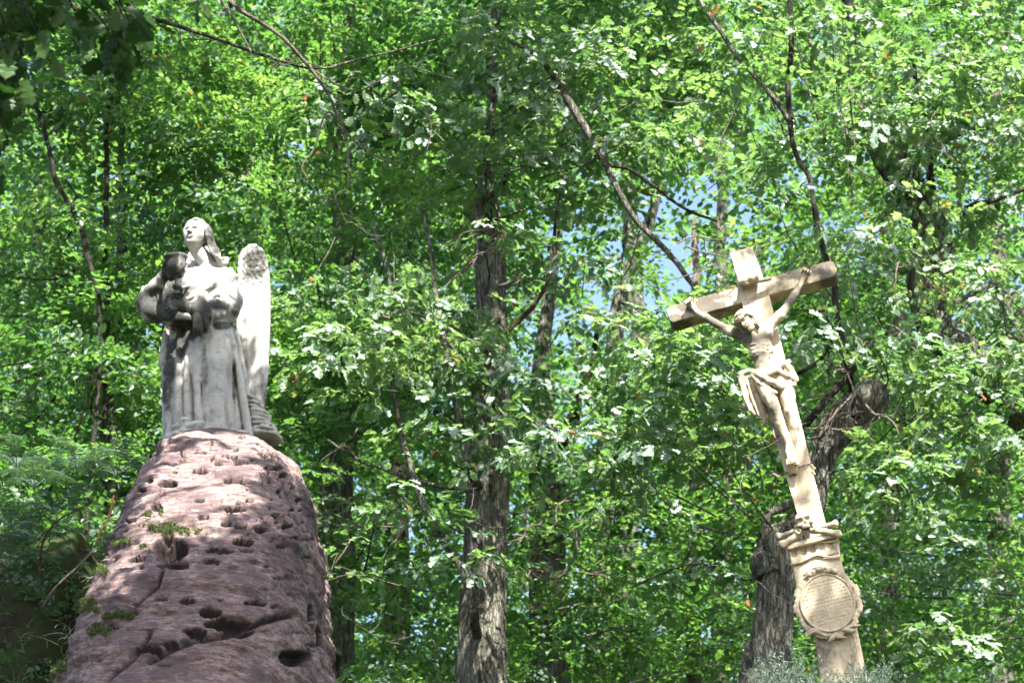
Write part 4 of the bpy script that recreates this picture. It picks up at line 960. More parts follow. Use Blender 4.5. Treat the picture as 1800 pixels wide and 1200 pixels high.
# holes where the photograph looks through to the sky: places the crowns leave open
GAPS = [(1150, 400, 60, 85, 1.0), (1215, 470, 75, 75, 1.0), (1110, 300, 85, 60, .55), (1200, 330, 90, 60, .8), (1060, 540, 75, 70, .75), (980, 600, 60, 150, .6), (1000, 420, 70, 90, .55), (1040, 745, 80, 55, .6), (1130, 530, 50, 40, 1.0),
        (118, 38, 22, 20, 1.0), (1310, 60, 45, 22, .6), (1440, 230, 90, 70, .45), (1520, 430, 50, 90, .55), (1380, 440, 60, 90, .45), (1640, 240, 60, 40, .4), (1690, 380, 40, 30, .7), (1600, 560, 50, 40, .5), (1785, 1160, 30, 40, 1.0),
        (1110, 40, 40, 30, .5), (770, 730, 40, 26, .7), (910, 600, 24, 26, .6), (1560, 1000, 20, 20, .5), (1250, 830, 60, 40, .25), (1330, 220, 60, 40, .4), (1480, 790, 50, 30, .35), (1260, 400, 50, 60, .7)]
def gapness(px, py, nz):
    g = np.zeros(px.shape)
    for (x, y, a, b, s) in GAPS:
        q = np.sqrt(((px - x) / a) ** 2 + ((py - y) / b) ** 2) + nz; g = np.maximum(g, min(.88, s * 1.15) * (1 - sstep(.6, 1.3, q)))
    return g
def bough_cloud(seed, n_boughs, n_per, Yr, region, rad, flat, lightness=0, dens=None, gaps=1.0, ok=None):
    """spray positions grouped in flattened boughs spread through a slab of the wood"""
    r = np.random.default_rng(seed); out = []; cen = []
    x0, x1, y0, y1 = region; tries = 0
    while len(cen) < n_boughs and tries < n_boughs * 20:
        tries += 1; px, py, Y = r.uniform(x0, x1), r.uniform(y0, y1), r.uniform(*Yr)
        if dens is not None and r.random() > dens(px, py): continue
        c = P(px, py, Y)
        if ok is not None and not ok(px, py, Y): continue
        k = int(n_per * r.uniform(.6, 1.4)); q = r.normal(0, 1, (k, 3)); q /= np.maximum(1, np.linalg.norm(q, axis=1)[:, None] / 1.6)
        R_ = rad * r.uniform(.7, 1.35); q *= np.array([R_, R_ * .8, flat * r.uniform(.7, 1.3)]) * .62
        q[:, 2] -= .16 * (q[:, 0] ** 2 + q[:, 1] ** 2) / max(R_, .1)
        tl = r.normal(0, .22, 2); q[:, 2] += tl[0] * q[:, 0] + tl[1] * q[:, 1]
        out.append(c + q); cen.append(c)
    pos = np.concatenate(out); idx = np.repeat(np.arange(len(out)), [len(o) for o in out])
    if gaps > 0:
        px, py = proj(pos); g = gapness(px, py, .7 * fbm(pos * 1.6, 3, 5)); m = r.random(len(pos)) > g * gaps; pos, idx = pos[m], idx[m]
    return pos, idx, np.array(cen)
def angles(pos, cen, idx, r, droop=.35, up=.45):
    d = pos - cen[idx]; n = len(pos); k = len(cen); tx, ty = r.normal(-.12, .34, k), r.normal(0, .34, k)
    rz = np.arctan2(-d[:, 0], d[:, 1]) + r.normal(0, .7, n)           # grow outwards from the bough
    return rz, tx[idx] + r.normal(0, up * .55, n), ty[idx] + r.normal(0, up * .55, n)

TREES = {}
def new_tree(key, name, label, px, Y, trunk, bark, cat='tree', segs=24, rough=.10, wob=.0, group=None, n=None):
    base = P(px, 1400, Y); base[2] = min(ground_h(base[0], base[1]), base[2])
    t = thing(name, label, cat, base, group); TREES[key] = dict(root=t, base=base, Y=Y, top=None, bark=bark)
    if trunk is not None:
        C, rd = pxpath(trunk, Y, n or len(trunk) * 14, wob)
        b0 = C[0].copy(); b0[2] = base[2] - .3; C = np.concatenate([np.linspace(b0, C[0], 6)[:-1], C]); rd = np.concatenate([np.linspace(rd[0] * 1.35, rd[0], 6)[:-1], rd])
        V, Q = tube(C, rd, segs, rough, 3.2 / max(1, rd.max() * 4), hash(key) % 50 if False else len(key) + int(px) % 17)
        obj('trunk', V, Q, bark, t); TREES[key]['C'] = C; TREES[key]['rd'] = rd
    return TREES[key]
def limb(key, pts, dY=0, name='branch', segs=10, rough=.10, wob=.03, mat=None, label=None):
    T = TREES[key]; C, rd = pxpath(pts, T['Y'] + dY, None, wob); rd = np.where(rd < .12, rd * .72, rd); V, Q = tube(C, rd, segs, rough, 6, len(pts) * 3)
    o = obj(name, V, Q, mat or T['bark'], T['root'], label=label); return C, rd
def twig_net(r, start, d, length, rad, depth=0, out=None, curl=.35):
    """bare crooked twigs: list of (path, radii)"""
    out = [] if out is None else out; n = 7; p = [start]; d = np.array(d, float); d /= np.linalg.norm(d)
    for i in range(n): d = d + r.normal(0, curl, 3) * .8; d /= np.linalg.norm(d); p.append(p[-1] + d * length / n)
    p = np.array(p); out.append((p, np.linspace(rad, rad * .45, n + 1)))
    if depth < 2:
        for k in range(r.integers(2, 4)):
            i = r.integers(2, n); e = unit(p[i] - p[i - 1] + r.normal(0, .7, 3)); twig_net(r, p[i], e, length * r.uniform(.35, .65), rad * .62, depth + 1, out, curl)
    return out

# ---- trees that can be told apart ---------------------------------
T1 = new_tree('mid', 'oak_tree', 'tall grey-barked oak with a broken pale top, straight trunk in the middle of the picture', 842, 27,
     [(842, 1290, 46), (846, 1200, 45), (848, 1100, 42), (852, 1000, 40), (856, 900, 38), (858, 850, 38), (862, 780, 34), (866, 700, 30), (868, 620, 28), (864, 540, 27), (862, 470, 27), (858, 400, 25), (856, 345, 19), (860, 250, 9), (868, 120, 8), (875, -60, 6)], M_bark, segs=72, rough=.16, n=260)
limb('mid', [(852, 1150, 14, 1.1), (838, 1110, 13, .55), (834, 1070, 12), (818, 1010, 12), (790, 965, 11), (765, 930, 11), (742, 880, 9), (722, 825, 8), (712, 780, 7), (700, 720, 7), (690, 660, 6), (686, 590, 6), (688, 530, 5.5), (678, 470, 5), (655, 400, 4)], -.9, mat=M_bark, segs=12)
limb('mid', [(858, 880, 14, 1.1), (838, 850, 12, .5), (824, 815, 10), (812, 760, 10), (800, 700, 8), (786, 630, 7), (776, 570, 7), (764, 500, 6), (757, 440, 5), (742, 360, 4)], -.8, mat=M_bark, segs=12)
limb('mid', [(850, 625, 7), (870, 600, 7), (905, 568, 6.5), (940, 535, 6), (962, 490, 5), (974, 440, 5), (975, 395, 4), (985, 340, 3)], -.6, mat=M_bark_red)
limb('mid', [(835, 862, 8), (800, 858, 6), (745, 850, 5), (690, 832, 4.5), (640, 812, 4), (600, 790, 3), (570, 770, 3)], -.5)
limb('mid', [(850, 400, 14), (838, 372, 10), (850, 350, 8), (880, 330, 7), (895, 300, 6)], -.5)
limb('mid', [(868, 60, 5), (930, 90, 6), (975, 135, 8), (1005, 190, 10), (1040, 240, 10), (1065, 290, 8.5), (1090, 340, 7.5), (1115, 385, 7), (1150, 420, 7), (1185, 458, 7), (1222, 505, 6.5)], -1.6, mat=M_bark, segs=14)
limb('mid', [(1065, 290, 6), (1110, 300, 4.5), (1160, 335, 4), (1210, 370, 4), (1260, 388, 3.5)], -1.6, mat=M_bark_dark)
T2 = new_tree('left_mid', 'oak_tree', 'thick grey tree trunk in shade close behind the right side of the red rock', 590, 33,
     [(586, 1300, 42), (588, 1150, 36), (592, 1000, 35), (590, 900, 31), (592, 800, 31), (604, 740, 28), (600, 600, 26), (608, 450, 22), (600, 300, 17), (615, 100, 12), (610, -60, 10)], M_bark, segs=40, rough=.12, n=160)
limb('left_mid', [(600, 790, 6), (640, 760, 6), (680, 700, 5), (710, 640, 4)], -.4)
T3 = new_tree('far_mid', 'ash_tree', 'dark forked trunk right of the tall middle trunk with blue sky around it', 960, 36,
     [(975, 1300, 36), (965, 1100, 34), (962, 950, 32), (960, 840, 30), (955, 760, 26), (950, 680, 18), (955, 600, 14), (966, 520, 11), (978, 430, 9), (990, 330, 8), (1000, 200, 7), (1005, 50, 5)], M_bark, segs=32, n=140)
limb('far_mid', [(962, 800, 17), (985, 775, 15), (1005, 742, 13), (1018, 700, 11), (1040, 640, 8), (1050, 560, 6)], 0, mat=M_bark_dark)
T4 = new_tree('gnarled', 'gnarled_oak_tree', 'gnarled mossy oak leaning behind the crucifix with a broken knobbly bough', 1352, 24.3,
     [(1325, 1300, 47), (1340, 1220, 45), (1352, 1150, 39), (1360, 1080, 35), (1364, 1020, 34), (1366, 985, 38), (1374, 962, 40), (1402, 935, 30), (1427, 890, 24), (1438, 840, 22), (1446, 800, 24), (1464, 765, 29), (1490, 738, 32), (1516, 712, 33), (1540, 694, 31), (1554, 686, 20), (1558, 684, 5)], M_bark, segs=64, rough=.26, n=240)
limb('gnarled', [(1352, 1010, 26), (1342, 985, 24), (1338, 966, 15), (1341, 956, 5)], -.1, name='burl', rough=.35, wob=0)
limb('gnarled', [(1348, 965, 12), (1344, 930, 11), (1350, 905, 11), (1372, 893, 11), (1400, 880, 10)], -.1, rough=.2)
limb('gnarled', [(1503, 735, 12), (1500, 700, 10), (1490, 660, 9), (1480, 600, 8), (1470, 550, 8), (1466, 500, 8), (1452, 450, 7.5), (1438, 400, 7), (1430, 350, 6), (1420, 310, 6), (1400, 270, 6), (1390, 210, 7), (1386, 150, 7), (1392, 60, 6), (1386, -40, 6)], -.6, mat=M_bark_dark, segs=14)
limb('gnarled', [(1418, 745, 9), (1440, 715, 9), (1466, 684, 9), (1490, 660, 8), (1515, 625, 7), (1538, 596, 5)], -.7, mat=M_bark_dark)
limb('gnarled', [(1387, 212, 6), (1350, 160, 6.5), (1320, 125, 6.5), (1290, 90, 6.5), (1265, 55, 6), (1240, 20, 6), (1215, -20, 5)], -.6)
limb('gnarled', [(1430, 350, 5), (1436, 420, 5), (1436, 360, 4)], -.5, mat=M_bark_dark)
limb('gnarled', [(1452, 560, 3), (1465, 580, 3), (1450, 620, 4), (1420, 645, 5), (1390, 660, 5)], -.3, mat=M_bark_dark)
T5 = new_tree('right', 'oak_tree', 'large mossy oak trunk leaning through the leaves at the upper right', 1650, 28,
     [(2010, 1300, 48), (1960, 1000, 44), (1850, 780, 38), (1720, 650, 33), (1645, 575, 30), (1628, 500, 34), (1638, 440, 34), (1630, 385, 30), (1602, 335, 29), (1575, 295, 30), (1548, 255, 26), (1520, 200, 20), (1500, 100, 16), (1490, -60, 13)], M_bark, segs=44, rough=.18, n=180)
limb('right', [(1668, 430, 11), (1672, 470, 11), (1662, 515, 10), (1640, 545, 8), (1610, 556, 7)], -.8, mat=M_bark_dark)
limb('right', [(1640, 340, 10), (1634, 300, 9), (1628, 240, 8), (1615, 170, 6), (1600, 80, 5)], -.6, mat=M_bark_dark)
limb('right', [(1620, 556, 8), (1660, 540, 6.5), (1700, 522, 6), (1735, 500, 5), (1770, 470, 4)], -.5)
limb('right', [(1412, 65, 5), (1440, 90, 6.5), (1465, 120, 6), (1486, 146, 6), (1500, 170, 5)], -1.2, mat=M_twig, label='dead pale branch')
limb('right', [(1640, 260, 4), (1690, 235, 5), (1730, 228, 4.5), (1790, 240, 4)], -1)
limb('right', [(1680, 385, 5), (1710, 362, 7), (1750, 352, 6), (1810, 330, 5)], -1, mat=M_bark_dark)
limb('right', [(1420, 165, 10), (1450, 162, 12), (1480, 155, 9), (1520, 160, 8)], 1, mat=M_bark)
for k, (lab, Y, pts, mt) in enumerate([
    ('slim grey sapling with straight stem at the left, above the ferns', 30, [(203, 1300, 9), (200, 1000, 9), (197, 780, 9), (196, 680, 8), (202, 600, 8), (210, 480, 7), (213, 380, 7), (213, 280, 6), (210, 160, 5), (208, 20, 4)], M_bark),
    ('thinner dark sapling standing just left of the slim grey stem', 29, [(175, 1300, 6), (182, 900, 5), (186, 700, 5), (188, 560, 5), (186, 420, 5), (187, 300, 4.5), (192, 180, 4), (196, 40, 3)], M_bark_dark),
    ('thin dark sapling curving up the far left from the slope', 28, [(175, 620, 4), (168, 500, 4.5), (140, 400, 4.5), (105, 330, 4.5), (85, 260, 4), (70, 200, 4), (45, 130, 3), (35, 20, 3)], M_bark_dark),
    ('pale broken snag standing left of the crucifix against the blue sky', 38, [(1218, 1300, 15), (1222, 800, 12), (1224, 560, 9), (1224, 470, 7), (1221, 400, 5), (1220, 380, 2)], M_twig),
    ('slender leaning trunk, pale in the sun, crossing the sky gap', 42, [(1045, 1300, 24), (1060, 900, 19), (1078, 620, 16), (1092, 510, 14), (1110, 465, 13), (1132, 415, 11), (1146, 375, 9), (1160, 250, 8), (1180, 60, 6)], M_bark)]):
    key = 'slim%d' % k; new_tree(key, ['sapling', 'sapling', 'sapling', 'dead_tree', 'ash_tree'][k], lab, pts[0][0], Y, pts, mt, cat=['sapling', 'sapling', 'sapling', 'dead tree', 'tree'][k], segs=14, n=90, wob=.05)
FAR = [(60, 44, 14, 'far trunk at the left edge behind the ferns'), (330, 48, 17, 'far trunk hidden behind the angel'), (455, 43, 14, 'thin far trunk just right of the angel wing'), (700, 46, 22, 'far grey trunk between the rock and the tall middle oak'),
       (1100, 47, 20, 'far trunk low down between the middle oak and the crucifix'), (1262, 44, 14, 'dark slim trunk just left of the crucifix upright'), (1560, 45, 20, 'far trunk to the right of the medallion'), (1765, 47, 22, 'far trunk at the right edge of the wood')]
for k, (x, Y, r_, lab) in enumerate(FAR):
    rr = np.random.default_rng(200 + k); w = rr.normal(0, 12, 6)
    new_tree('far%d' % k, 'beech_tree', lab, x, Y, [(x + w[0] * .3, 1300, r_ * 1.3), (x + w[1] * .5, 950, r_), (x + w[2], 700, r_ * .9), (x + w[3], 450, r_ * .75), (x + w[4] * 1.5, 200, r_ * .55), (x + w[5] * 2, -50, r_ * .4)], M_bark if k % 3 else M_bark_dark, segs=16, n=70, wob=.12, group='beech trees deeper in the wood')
    for q in range(4):
        y0 = rr.uniform(150, 900); s = rr.choice([-1, 1]); L = rr.uniform(60, 150)
        limb('far%d' % k, [(x, y0, r_ * .35), (x + s * L * .4, y0 - L * .35, r_ * .26), (x + s * L, y0 - L * .9, r_ * .14)], 0, segs=7)

# ---- crowns: sprays gathered bough by bough, each to its own tree ----
def nearest(keys, pos):
    X = np.array([TREES[k]['C'][len(TREES[k]['C']) // 2] if 'C' in TREES[k] else TREES[k]['base'] for k in keys])
    d = np.abs(pos[:, 0, None] / pos[:, 1, None] - (X[:, 0] / X[:, 1])[None]) * 30 + np.abs(pos[:, 1, None] - X[None, :, 1]) * .12
    return d.argmin(1)
CROWN = {k: [] for k in TREES}
def add_crowns(kind, keys, pos, idx, cen, seed, sc, up=.45, bias=0):
    r = np.random.default_rng(seed); own = nearest(keys, cen)
    rz, rx, ry = angles(pos, cen, idx, r, up=up); s = sc * r.uniform(.75, 1.25, len(pos))
    for i, k in enumerate(keys):
        m = own[idx] == i
        if not m.any(): continue
        V, F, A_ = sprays(kind, pos[m], rz[m], rx[m], ry[m], s[m], seed + i, bias=bias)
        CROWN[k].append((kind, V, F, A_))
        # thin boughs leading to a share of the clumps
        T = TREES[k]; C = T['C'][6:]
        for c in cen[own == i][::2]:
            j = np.argmin(np.abs(C[:, 2] - (c[2] - .35 * np.linalg.norm(c[:2] - C[:, :2].mean(0)))))
            a = C[j]; mid = (a + c) / 2 + np.array([0, 0, .15]) + r.normal(0, .15, 3); L = np.linalg.norm(c - a)
            if L > 1.7: a = c + (a - c) * 1.7 / L; mid = (a + c) / 2 + r.normal(0, .06, 3)
            T.setdefault('boughs', []).append((smooth_path(np.array([a, mid, c, c + (c - mid) * .25]), 9), np.linspace(.018, .006, 9)))
far_keys = ['far%d' % k for k in range(len(FAR))]
mid_keys = ['left_mid', 'far_mid', 'slim0', 'slim1', 'slim4', 'mid', 'right', 'gnarled']
REG = (-140, 1940, -110, 1290)
def low_gap_dens(px, py): return 1.0
pos, idx, cen = bough_cloud(1, 290, 27, (44, 62), REG, 2.0, .55, gaps=1.0); add_crowns('beech', far_keys, pos, idx, cen, 11, 2.2)
pos, idx, cen = bough_cloud(2, 200, 20, (64, 84), REG, 3.4, 1.0, gaps=1.0); add_crowns('beech', far_keys, pos, idx, cen, 12, 3.6)
pos, idx, cen = bough_cloud(5, 120, 22, (62, 72), (-140, 1940, 620, 1290), 2.2, .7, gaps=.5); add_crowns('beech', far_keys, pos, idx, cen, 15, 2.6)
pos, idx, cen = bough_cloud(6, 50, 22, (62, 72), (-140, 900, -100, 640), 2.2, .7, gaps=.7); add_crowns('beech', far_keys, pos, idx, cen, 16, 2.6)
def okm(px, py, Y): return not (abs(px - 960) < 60 and 500 < py < 900 and Y < 36)
pos, idx, cen = bough_cloud(3, 380, 30, (31, 42), REG, 1.25, .34, gaps=.95, ok=okm); add_crowns('beech', mid_keys[:5], pos, idx, cen, 13, 1.38)
# near beech layer in front of the thick trunks: only where the picture has it
def near_dens(px, py):
    d = .55
    if 780 < px < 900 and py > 380: d = .03
    if 540 < px < 650 and py > 700: d = .1
    if 640 < px < 800 and py > 640: d = .3
    if py < 380: d = .9
    if px < 560: d = .8
    if 880 < px < 1060 and 450 < py < 800: d = .12
    if 1060 < px < 1300 and 230 < py < 560: d = .1
    if px > 1300 and 560 < py < 1100: d = .18
    if 1300 < px < 1480: d *= .5
    if 1560 < px < 1690 and 230 < py < 560: d = .08
    return d
pos, idx, cen = bough_cloud(4, 300, 25, (28.2, 31), REG, .95, .26, dens=near_dens, gaps=.9); add_crowns('beech', ['slim0', 'slim1', 'slim2', 'left_mid', 'mid', 'right'], pos, idx, cen, 14, 1.2)
# oak leaves nearer than the trunks, clump by clump (centre, size, how many)
OAKS = [(700, 640, 40, 40, 14, 'mid'), (722, 790, 30, 30, 8, 'mid'), (780, 620, 30, 40, 12, 'mid'), (805, 730, 36, 30, 12, 'mid'), (690, 540, 30, 30, 12, 'mid'), (770, 930, 30, 20, 6, 'mid'), (880, 400, 40, 30, 12, 'mid'), (960, 640, 40, 50, 12, 'mid'), (1020, 330, 50, 40, 12, 'mid'), (1120, 380, 40, 40, 8, 'mid'), (1640, 200, 50, 50, 24, 'right'), (1590, 290, 40, 30, 12, 'right'), (870, 640, 30, 20, 8, 'mid'),
        (862, 230, 50, 70, 60, 'mid'), (880, 90, 60, 70, 60, 'mid'), (950, 110, 60, 50, 40, 'mid'), (885, 300, 30, 30, 14, 'mid'), (1010, 200, 40, 30, 16, 'mid'), (1180, 200, 60, 60, 30, 'mid'), (1560, 200, 50, 50, 24, 'right'), (590, 650, 60, 40, 24, 'mid'), (600, 980, 40, 50, 12, 'mid'),
        (1700, 140, 170, 140, 150, 'right'), (1580, 50, 190, 60, 90, 'right'), (1770, 320, 70, 110, 60, 'right'), (1590, 400, 60, 50, 30, 'right'), (1500, 230, 70, 60, 34, 'right'), (1740, 640, 110, 90, 80, 'right'), (1640, 640, 80, 60, 46, 'right'),
        (1560, 625, 50, 50, 30, 'gnarled'), (1720, 800, 110, 90, 60, 'right'), (1620, 810, 80, 60, 34, 'right'), (1480, 100, 90, 80, 50, 'gnarled'), (1360, 60, 110, 60, 60, 'gnarled'), (1390, 330, 60, 70, 30, 'gnarled'), (1330, 150, 60, 50, 26, 'gnarled'),
        (1190, 650, 100, 60, 66, 'gnarled'), (1250, 600, 60, 45, 34, 'gnarled'), (1120, 780, 90, 60, 54, 'gnarled'), (1270, 760, 50, 60, 34, 'gnarled'), (1110, 600, 70, 50, 34, 'gnarled'), (1200, 720, 90, 50, 46, 'gnarled'), (1480, 430, 50, 40, 24, 'gnarled'), (1540, 820, 50, 40, 18, 'gnarled'),
        (1150, 110, 150, 80, 80, 'mid'), (1060, 250, 110, 60, 40, 'mid'), (940, 160, 80, 60, 26, 'mid'), (900, 720, 60, 60, 26, 'mid'), (790, 570, 60, 60, 26, 'mid'), (620, 590, 50, 60, 30, 'mid'), (560, 510, 50, 30, 16, 'mid'), (930, 780, 60, 40, 22, 'mid'),
        (830, 660, 50, 50, 16, 'mid'), (690, 230, 70, 60, 44, 'mid'), (620, 180, 60, 50, 30, 'mid'), (720, 480, 80, 60, 26, 'mid'), (850, 980, 50, 24, 9, 'mid'), (710, 860, 50, 30, 9, 'mid'), (1230, 1000, 110, 70, 26, 'mid'), (1010, 480, 60, 40, 10, 'mid'),
        (1660, 500, 90, 60, 26, 'right'), (1440, 560, 50, 60, 14, 'gnarled'), (1730, 1020, 90, 100, 30, 'right'), (1640, 1120, 80, 70, 20, 'right')]
for i, (x, y, a, b, n, key) in enumerate(OAKS):
    r = np.random.default_rng(300 + i); Y = TREES[key]['Y'] - (.5 if key == 'gnarled' else 1.2)
    k = max(1, int(n / 9)); cx = x + r.normal(0, .55, k) * a; cyy = y + r.normal(0, .55, k) * b; cen = P(cx, cyy, Y + r.uniform(-.7, .7, k))
    idx = r.integers(0, k, n); pos = cen[idx] + r.normal(0, 1, (n, 3)) * np.array([.30, .26, .12]); pos[:, 2] -= .25 * ((pos - cen[idx])[:, :2] ** 2).sum(1)
    own = [key]; rz, rx, ry = angles(pos, cen, idx, r, up=.5); V, F, A_ = sprays('oak', pos, rz, rx - .1, ry, r.uniform(.85, 1.3, n), 400 + i); CROWN[key].append(('oak', V, F, A_))
    T = TREES[key]
    for c in cen[::2]:
        C = T['C'][6:]; j = np.argmin(((C - c) ** 2).sum(1)); s0 = C[j]; d = s0 - c; L = np.linalg.norm(d); s0 = c + d * min(1, 1.6 / L)
        T.setdefault('boughs', []).append((smooth_path(np.array([s0, (s0 + c) / 2 + r.normal(0, .08, 3), c]), 8), np.linspace(.016, .006, 8)))

# ---- shade crowns above the picture, which dapple the lower wood ----
def shade_crown(keys, seed, n, Yr, xr, zr, rad=1.8):
    r = np.random.default_rng(seed); cen = np.stack([r.uniform(*xr, n), r.uniform(*Yr, n), r.uniform(*zr, n)], 1)
    e = np.degrees(np.arctan2(cen[:, 2] - 1.6, cen[:, 1])); cen = cen[e > 36.5]
    idx = np.repeat(np.arange(len(cen)), 20); q = r.normal(0, 1, (len(idx), 3)) * np.array([rad, rad, .4]) * .6; pos = cen[idx] + q
    add_crowns('beech', keys, pos, idx, cen, seed, 2.6)
shade_crown(['mid', 'left_mid', 'slim0'], 61, 62, (24, 36), (-8, 2), (20, 29))
shade_crown(['mid', 'right'], 62, 22, (26, 38), (2, 12), (23, 31))

# ---- bare crooked twigs -------------------------------------------
TW = {}
def add_twigs(key, x, y, dY, dx, dz, L, rad, seed, depth=0, curl=.35):
    r = np.random.default_rng(seed); TW.setdefault(key, []).extend(twig_net(r, P(x, y, TREES[key]['Y'] + dY), (dx, r.normal(0, .3), dz), L, rad, depth, None, curl))
for s_, (x, y, dx, dz, L) in enumerate([(1010, 880, -1, -.2, .9), (1015, 965, -.2, .9, .6), (1000, 1000, -.9, -.5, .7), (960, 905, .2, -1, .6), (1010, 990, .9, .1, .5), (985, 1030, -.3, -1, .6), (900, 940, .9, .3, .7)]): add_twigs('mid', x, y, -1, dx, dz, L, .016, 500 + s_, 0 if s_ < 3 else 1, .42)
for s_, (x, y, dx, dz, L) in enumerate([(850, 380, -.6, -1, .8), (862, 400, -.8, -.8, .7), (870, 420, .5, -1, .5), (840, 450, -.6, -1, .6), (868, 500, .9, -.1, .6), (700, 500, .8, -.4, 1.1), (740, 560, .9, -.7, 1.1), (640, 480, .9, -.6, 1.0), (800, 590, 1, -.2, .9), (690, 560, -.9, .3, .8)]): add_twigs('mid', x, y, -1.1, dx, dz, L, .017, 520 + s_, 1, .3)
for s_, (x, y, dx, dz, L) in enumerate([(1415, 755, .7, -.2, .9), (1425, 770, 1, .1, .9), (1490, 720, .3, .8, .7), (1500, 690, -.4, -1, .8), (1520, 710, .6, -.8, .6), (1400, 740, .8, -.8, .7)]): add_twigs('gnarled', x, y, -.9, dx, dz, L, .016, 540 + s_, 0, .35)
for s_, (x, y, dx, dz, L) in enumerate([(1740, 500, .5, -.9, 1.2), (1750, 500, .3, -1, 1.3), (1745, 495, .8, -.5, 1.0), (1600, 440, .2, -1, .8), (1610, 480, -.1, -1, .8), (1640, 540, .2, -1, .7), (1690, 560, .4, -.8, .9), (1560, 570, .5, -.7, .8), (1580, 440, -.3, -.9, .7)]): add_twigs('right', x, y, -1.4, dx, dz, L, .014, 560 + s_, 0, .28)
rr = np.random.default_rng(77)
for k in range(110):
    key = rr.choice(['mid', 'mid', 'left_mid', 'slim0', 'right', 'gnarled']); X0 = {'mid': (550, 1150), 'left_mid': (450, 760), 'slim0': (0, 420), 'right': (1450, 1800), 'gnarled': (1150, 1500)}[key]
    add_twigs(key, rr.uniform(*X0), rr.uniform(0, 1150), rr.uniform(-2.0, .3) if key != 'left_mid' else -3, rr.normal(), rr.normal() * .7, rr.uniform(.5, 1.3), rr.uniform(.007, .013), 600 + k, rr.integers(1, 3), .3)
for key, T in TREES.items():
    if key in TW:
        m = MB()
        for p, rd in TW[key]: m.add(*tube(p, rd, 5, cap=False))
        m.build('bare_twigs', M_twig, T['root'], kind='stuff')
    if T.get('boughs'):
        m = MB()
        for p, rd in T['boughs']: m.add(*tube(p, rd, 4, cap=False))
        m.build('small_branches', T['bark'], T['root'], kind='stuff')
    for kind in ('beech', 'oak'):
        L = [c for c in CROWN[key] if c[0] == kind]
        if not L: continue
        off = 0; Vs, Fs, As = [], [], []
        for _, V, F, A_ in L: Vs.append(V); Fs.append(F + off); As.append(A_); off += len(V)
        obj('crown' if kind == 'beech' or key in ('gnarled', 'right') else 'oak_leaves', np.concatenate(Vs), np.concatenate(Fs), M_leaf if kind == 'beech' else M_oak, T['root'], False, {'rnd': np.concatenate(As)}, kind='stuff')

# single oak leaves that show large: parts of their trees, sharing a few meshes
def leaf_meshes(name, mat, n=5):
    out = []
    for i in range(n):
        r = np.random.default_rng(900 + i); V = OAK_V.copy(); V[:, 2] += .12 * np.sin(V[:, 1] * 4 + i) * r.uniform(.3, 1) + .25 * V[:, 0] ** 2 * r.uniform(-1, 2); V[:, 0] *= r.uniform(.85, 1.15)
        out.append(mesh_data(name, V, OAK_T, mat, False, {'rnd': np.full(len(V), r.uniform(.1, .9))}))
    return out
LM = leaf_meshes('oak_leaf', M_oak); LD = leaf_meshes('shaded_leaf', M_oak_shaded)
def leaf_obj(me, parent, loc, size, r, droop=0, name='leaf'):
    o = D.objects.new(name, me); COL.objects.link(o); o.parent = parent
    o.location = np.asarray(loc) - np.array(parent['_loc']); o.scale = (size,) * 3
    o.rotation_euler = (r.normal(-.3 - droop, .5), r.normal(0, .5), r.uniform(0, 6.28)); return o
r = np.random.default_rng(55)
for key, spots in (('gnarled', [(1190, 640, 80, 40, 34), (1240, 600, 50, 30, 20), (1130, 770, 70, 40, 26), (1290, 745, 40, 40, 20), (1500, 100, 50, 40, 16), (1360, 60, 70, 30, 20)]), ('right', [(1700, 130, 110, 90, 50), (1730, 640, 80, 60, 36), (1590, 90, 80, 40, 24), (1640, 640, 60, 40, 20)]), ('mid', [(610, 590, 30, 40, 16), (910, 720, 40, 40, 20), (1150, 100, 100, 50, 26)])):
    for (x, y, a, b, n) in spots:
        for _ in range(n):
            p = P(x + r.normal() * a * .6, y + r.normal() * b * .6, TREES[key]['Y'] - (.9 if key == 'gnarled' else 1.9) + r.uniform(-.4, .3)); leaf_obj(LM[r.integers(5)], TREES[key]['root'], p, r.uniform(.11, .17), r)

# ================================================================== oak overhanging from the left foreground
ob = np.array([-7.5, 5.0, ground_h(-7.5, 5.0)])
OT = thing('overhanging_shade_oak', 'dark shaded oak leaves and thin bare branches hanging in at the top left', 'tree', ob)
trunkC = smooth_path(np.array([[-7.5, 5, -.3, .42], [-7.3, 5.2, 4, .36], [-6.6, 5.6, 8, .3], [-5.6, 6.2, 12, .24], [-4.4, 7.2, 16, .18], [-3.2, 8.5, 19, .1]]), 90)
V, Q = tube(trunkC[:, :3], trunkC[:, 3], 28, .12, 1.5, 5); obj('trunk', V, Q, M_bark, OT)
def olimb(pts, mat=M_twig, segs=8, n=None, name='branch', rough=.08):
    p = smooth_path(np.array(pts, float), n or len(pts) * 8); C = p[:, :3] + .02 * np.stack([fbm(p[:, :3] * 3 + s * 11, 2, s) for s in (1, 2, 3)], 1)
    V, Q = tube(C, p[:, 3], segs, rough, 8, len(pts)); obj(name, V, Q, mat, OT); return C
def W4(px, py, Y, rpx): w = P(px, py, Y); return [*w, rpx * np.linalg.norm(w - CAM) / FPX]
b1 = olimb([[-6.2, 6.0, 10, .10], [-5.2, 8.5, 9.9, .06], W4(60, -90, 13.0, 5), W4(190, -20, 13.6, 4.2), W4(250, 24, 13.8, 4), W4(330, 50, 14, 3.6), W4(440, 90, 14.2, 3.2), W4(545, 120, 14.3, 2.8), W4(590, 116, 14.3, 2.4), W4(680, 95, 14.4, 2), W4(765, 70, 14.5, 1.5)], M_bark)
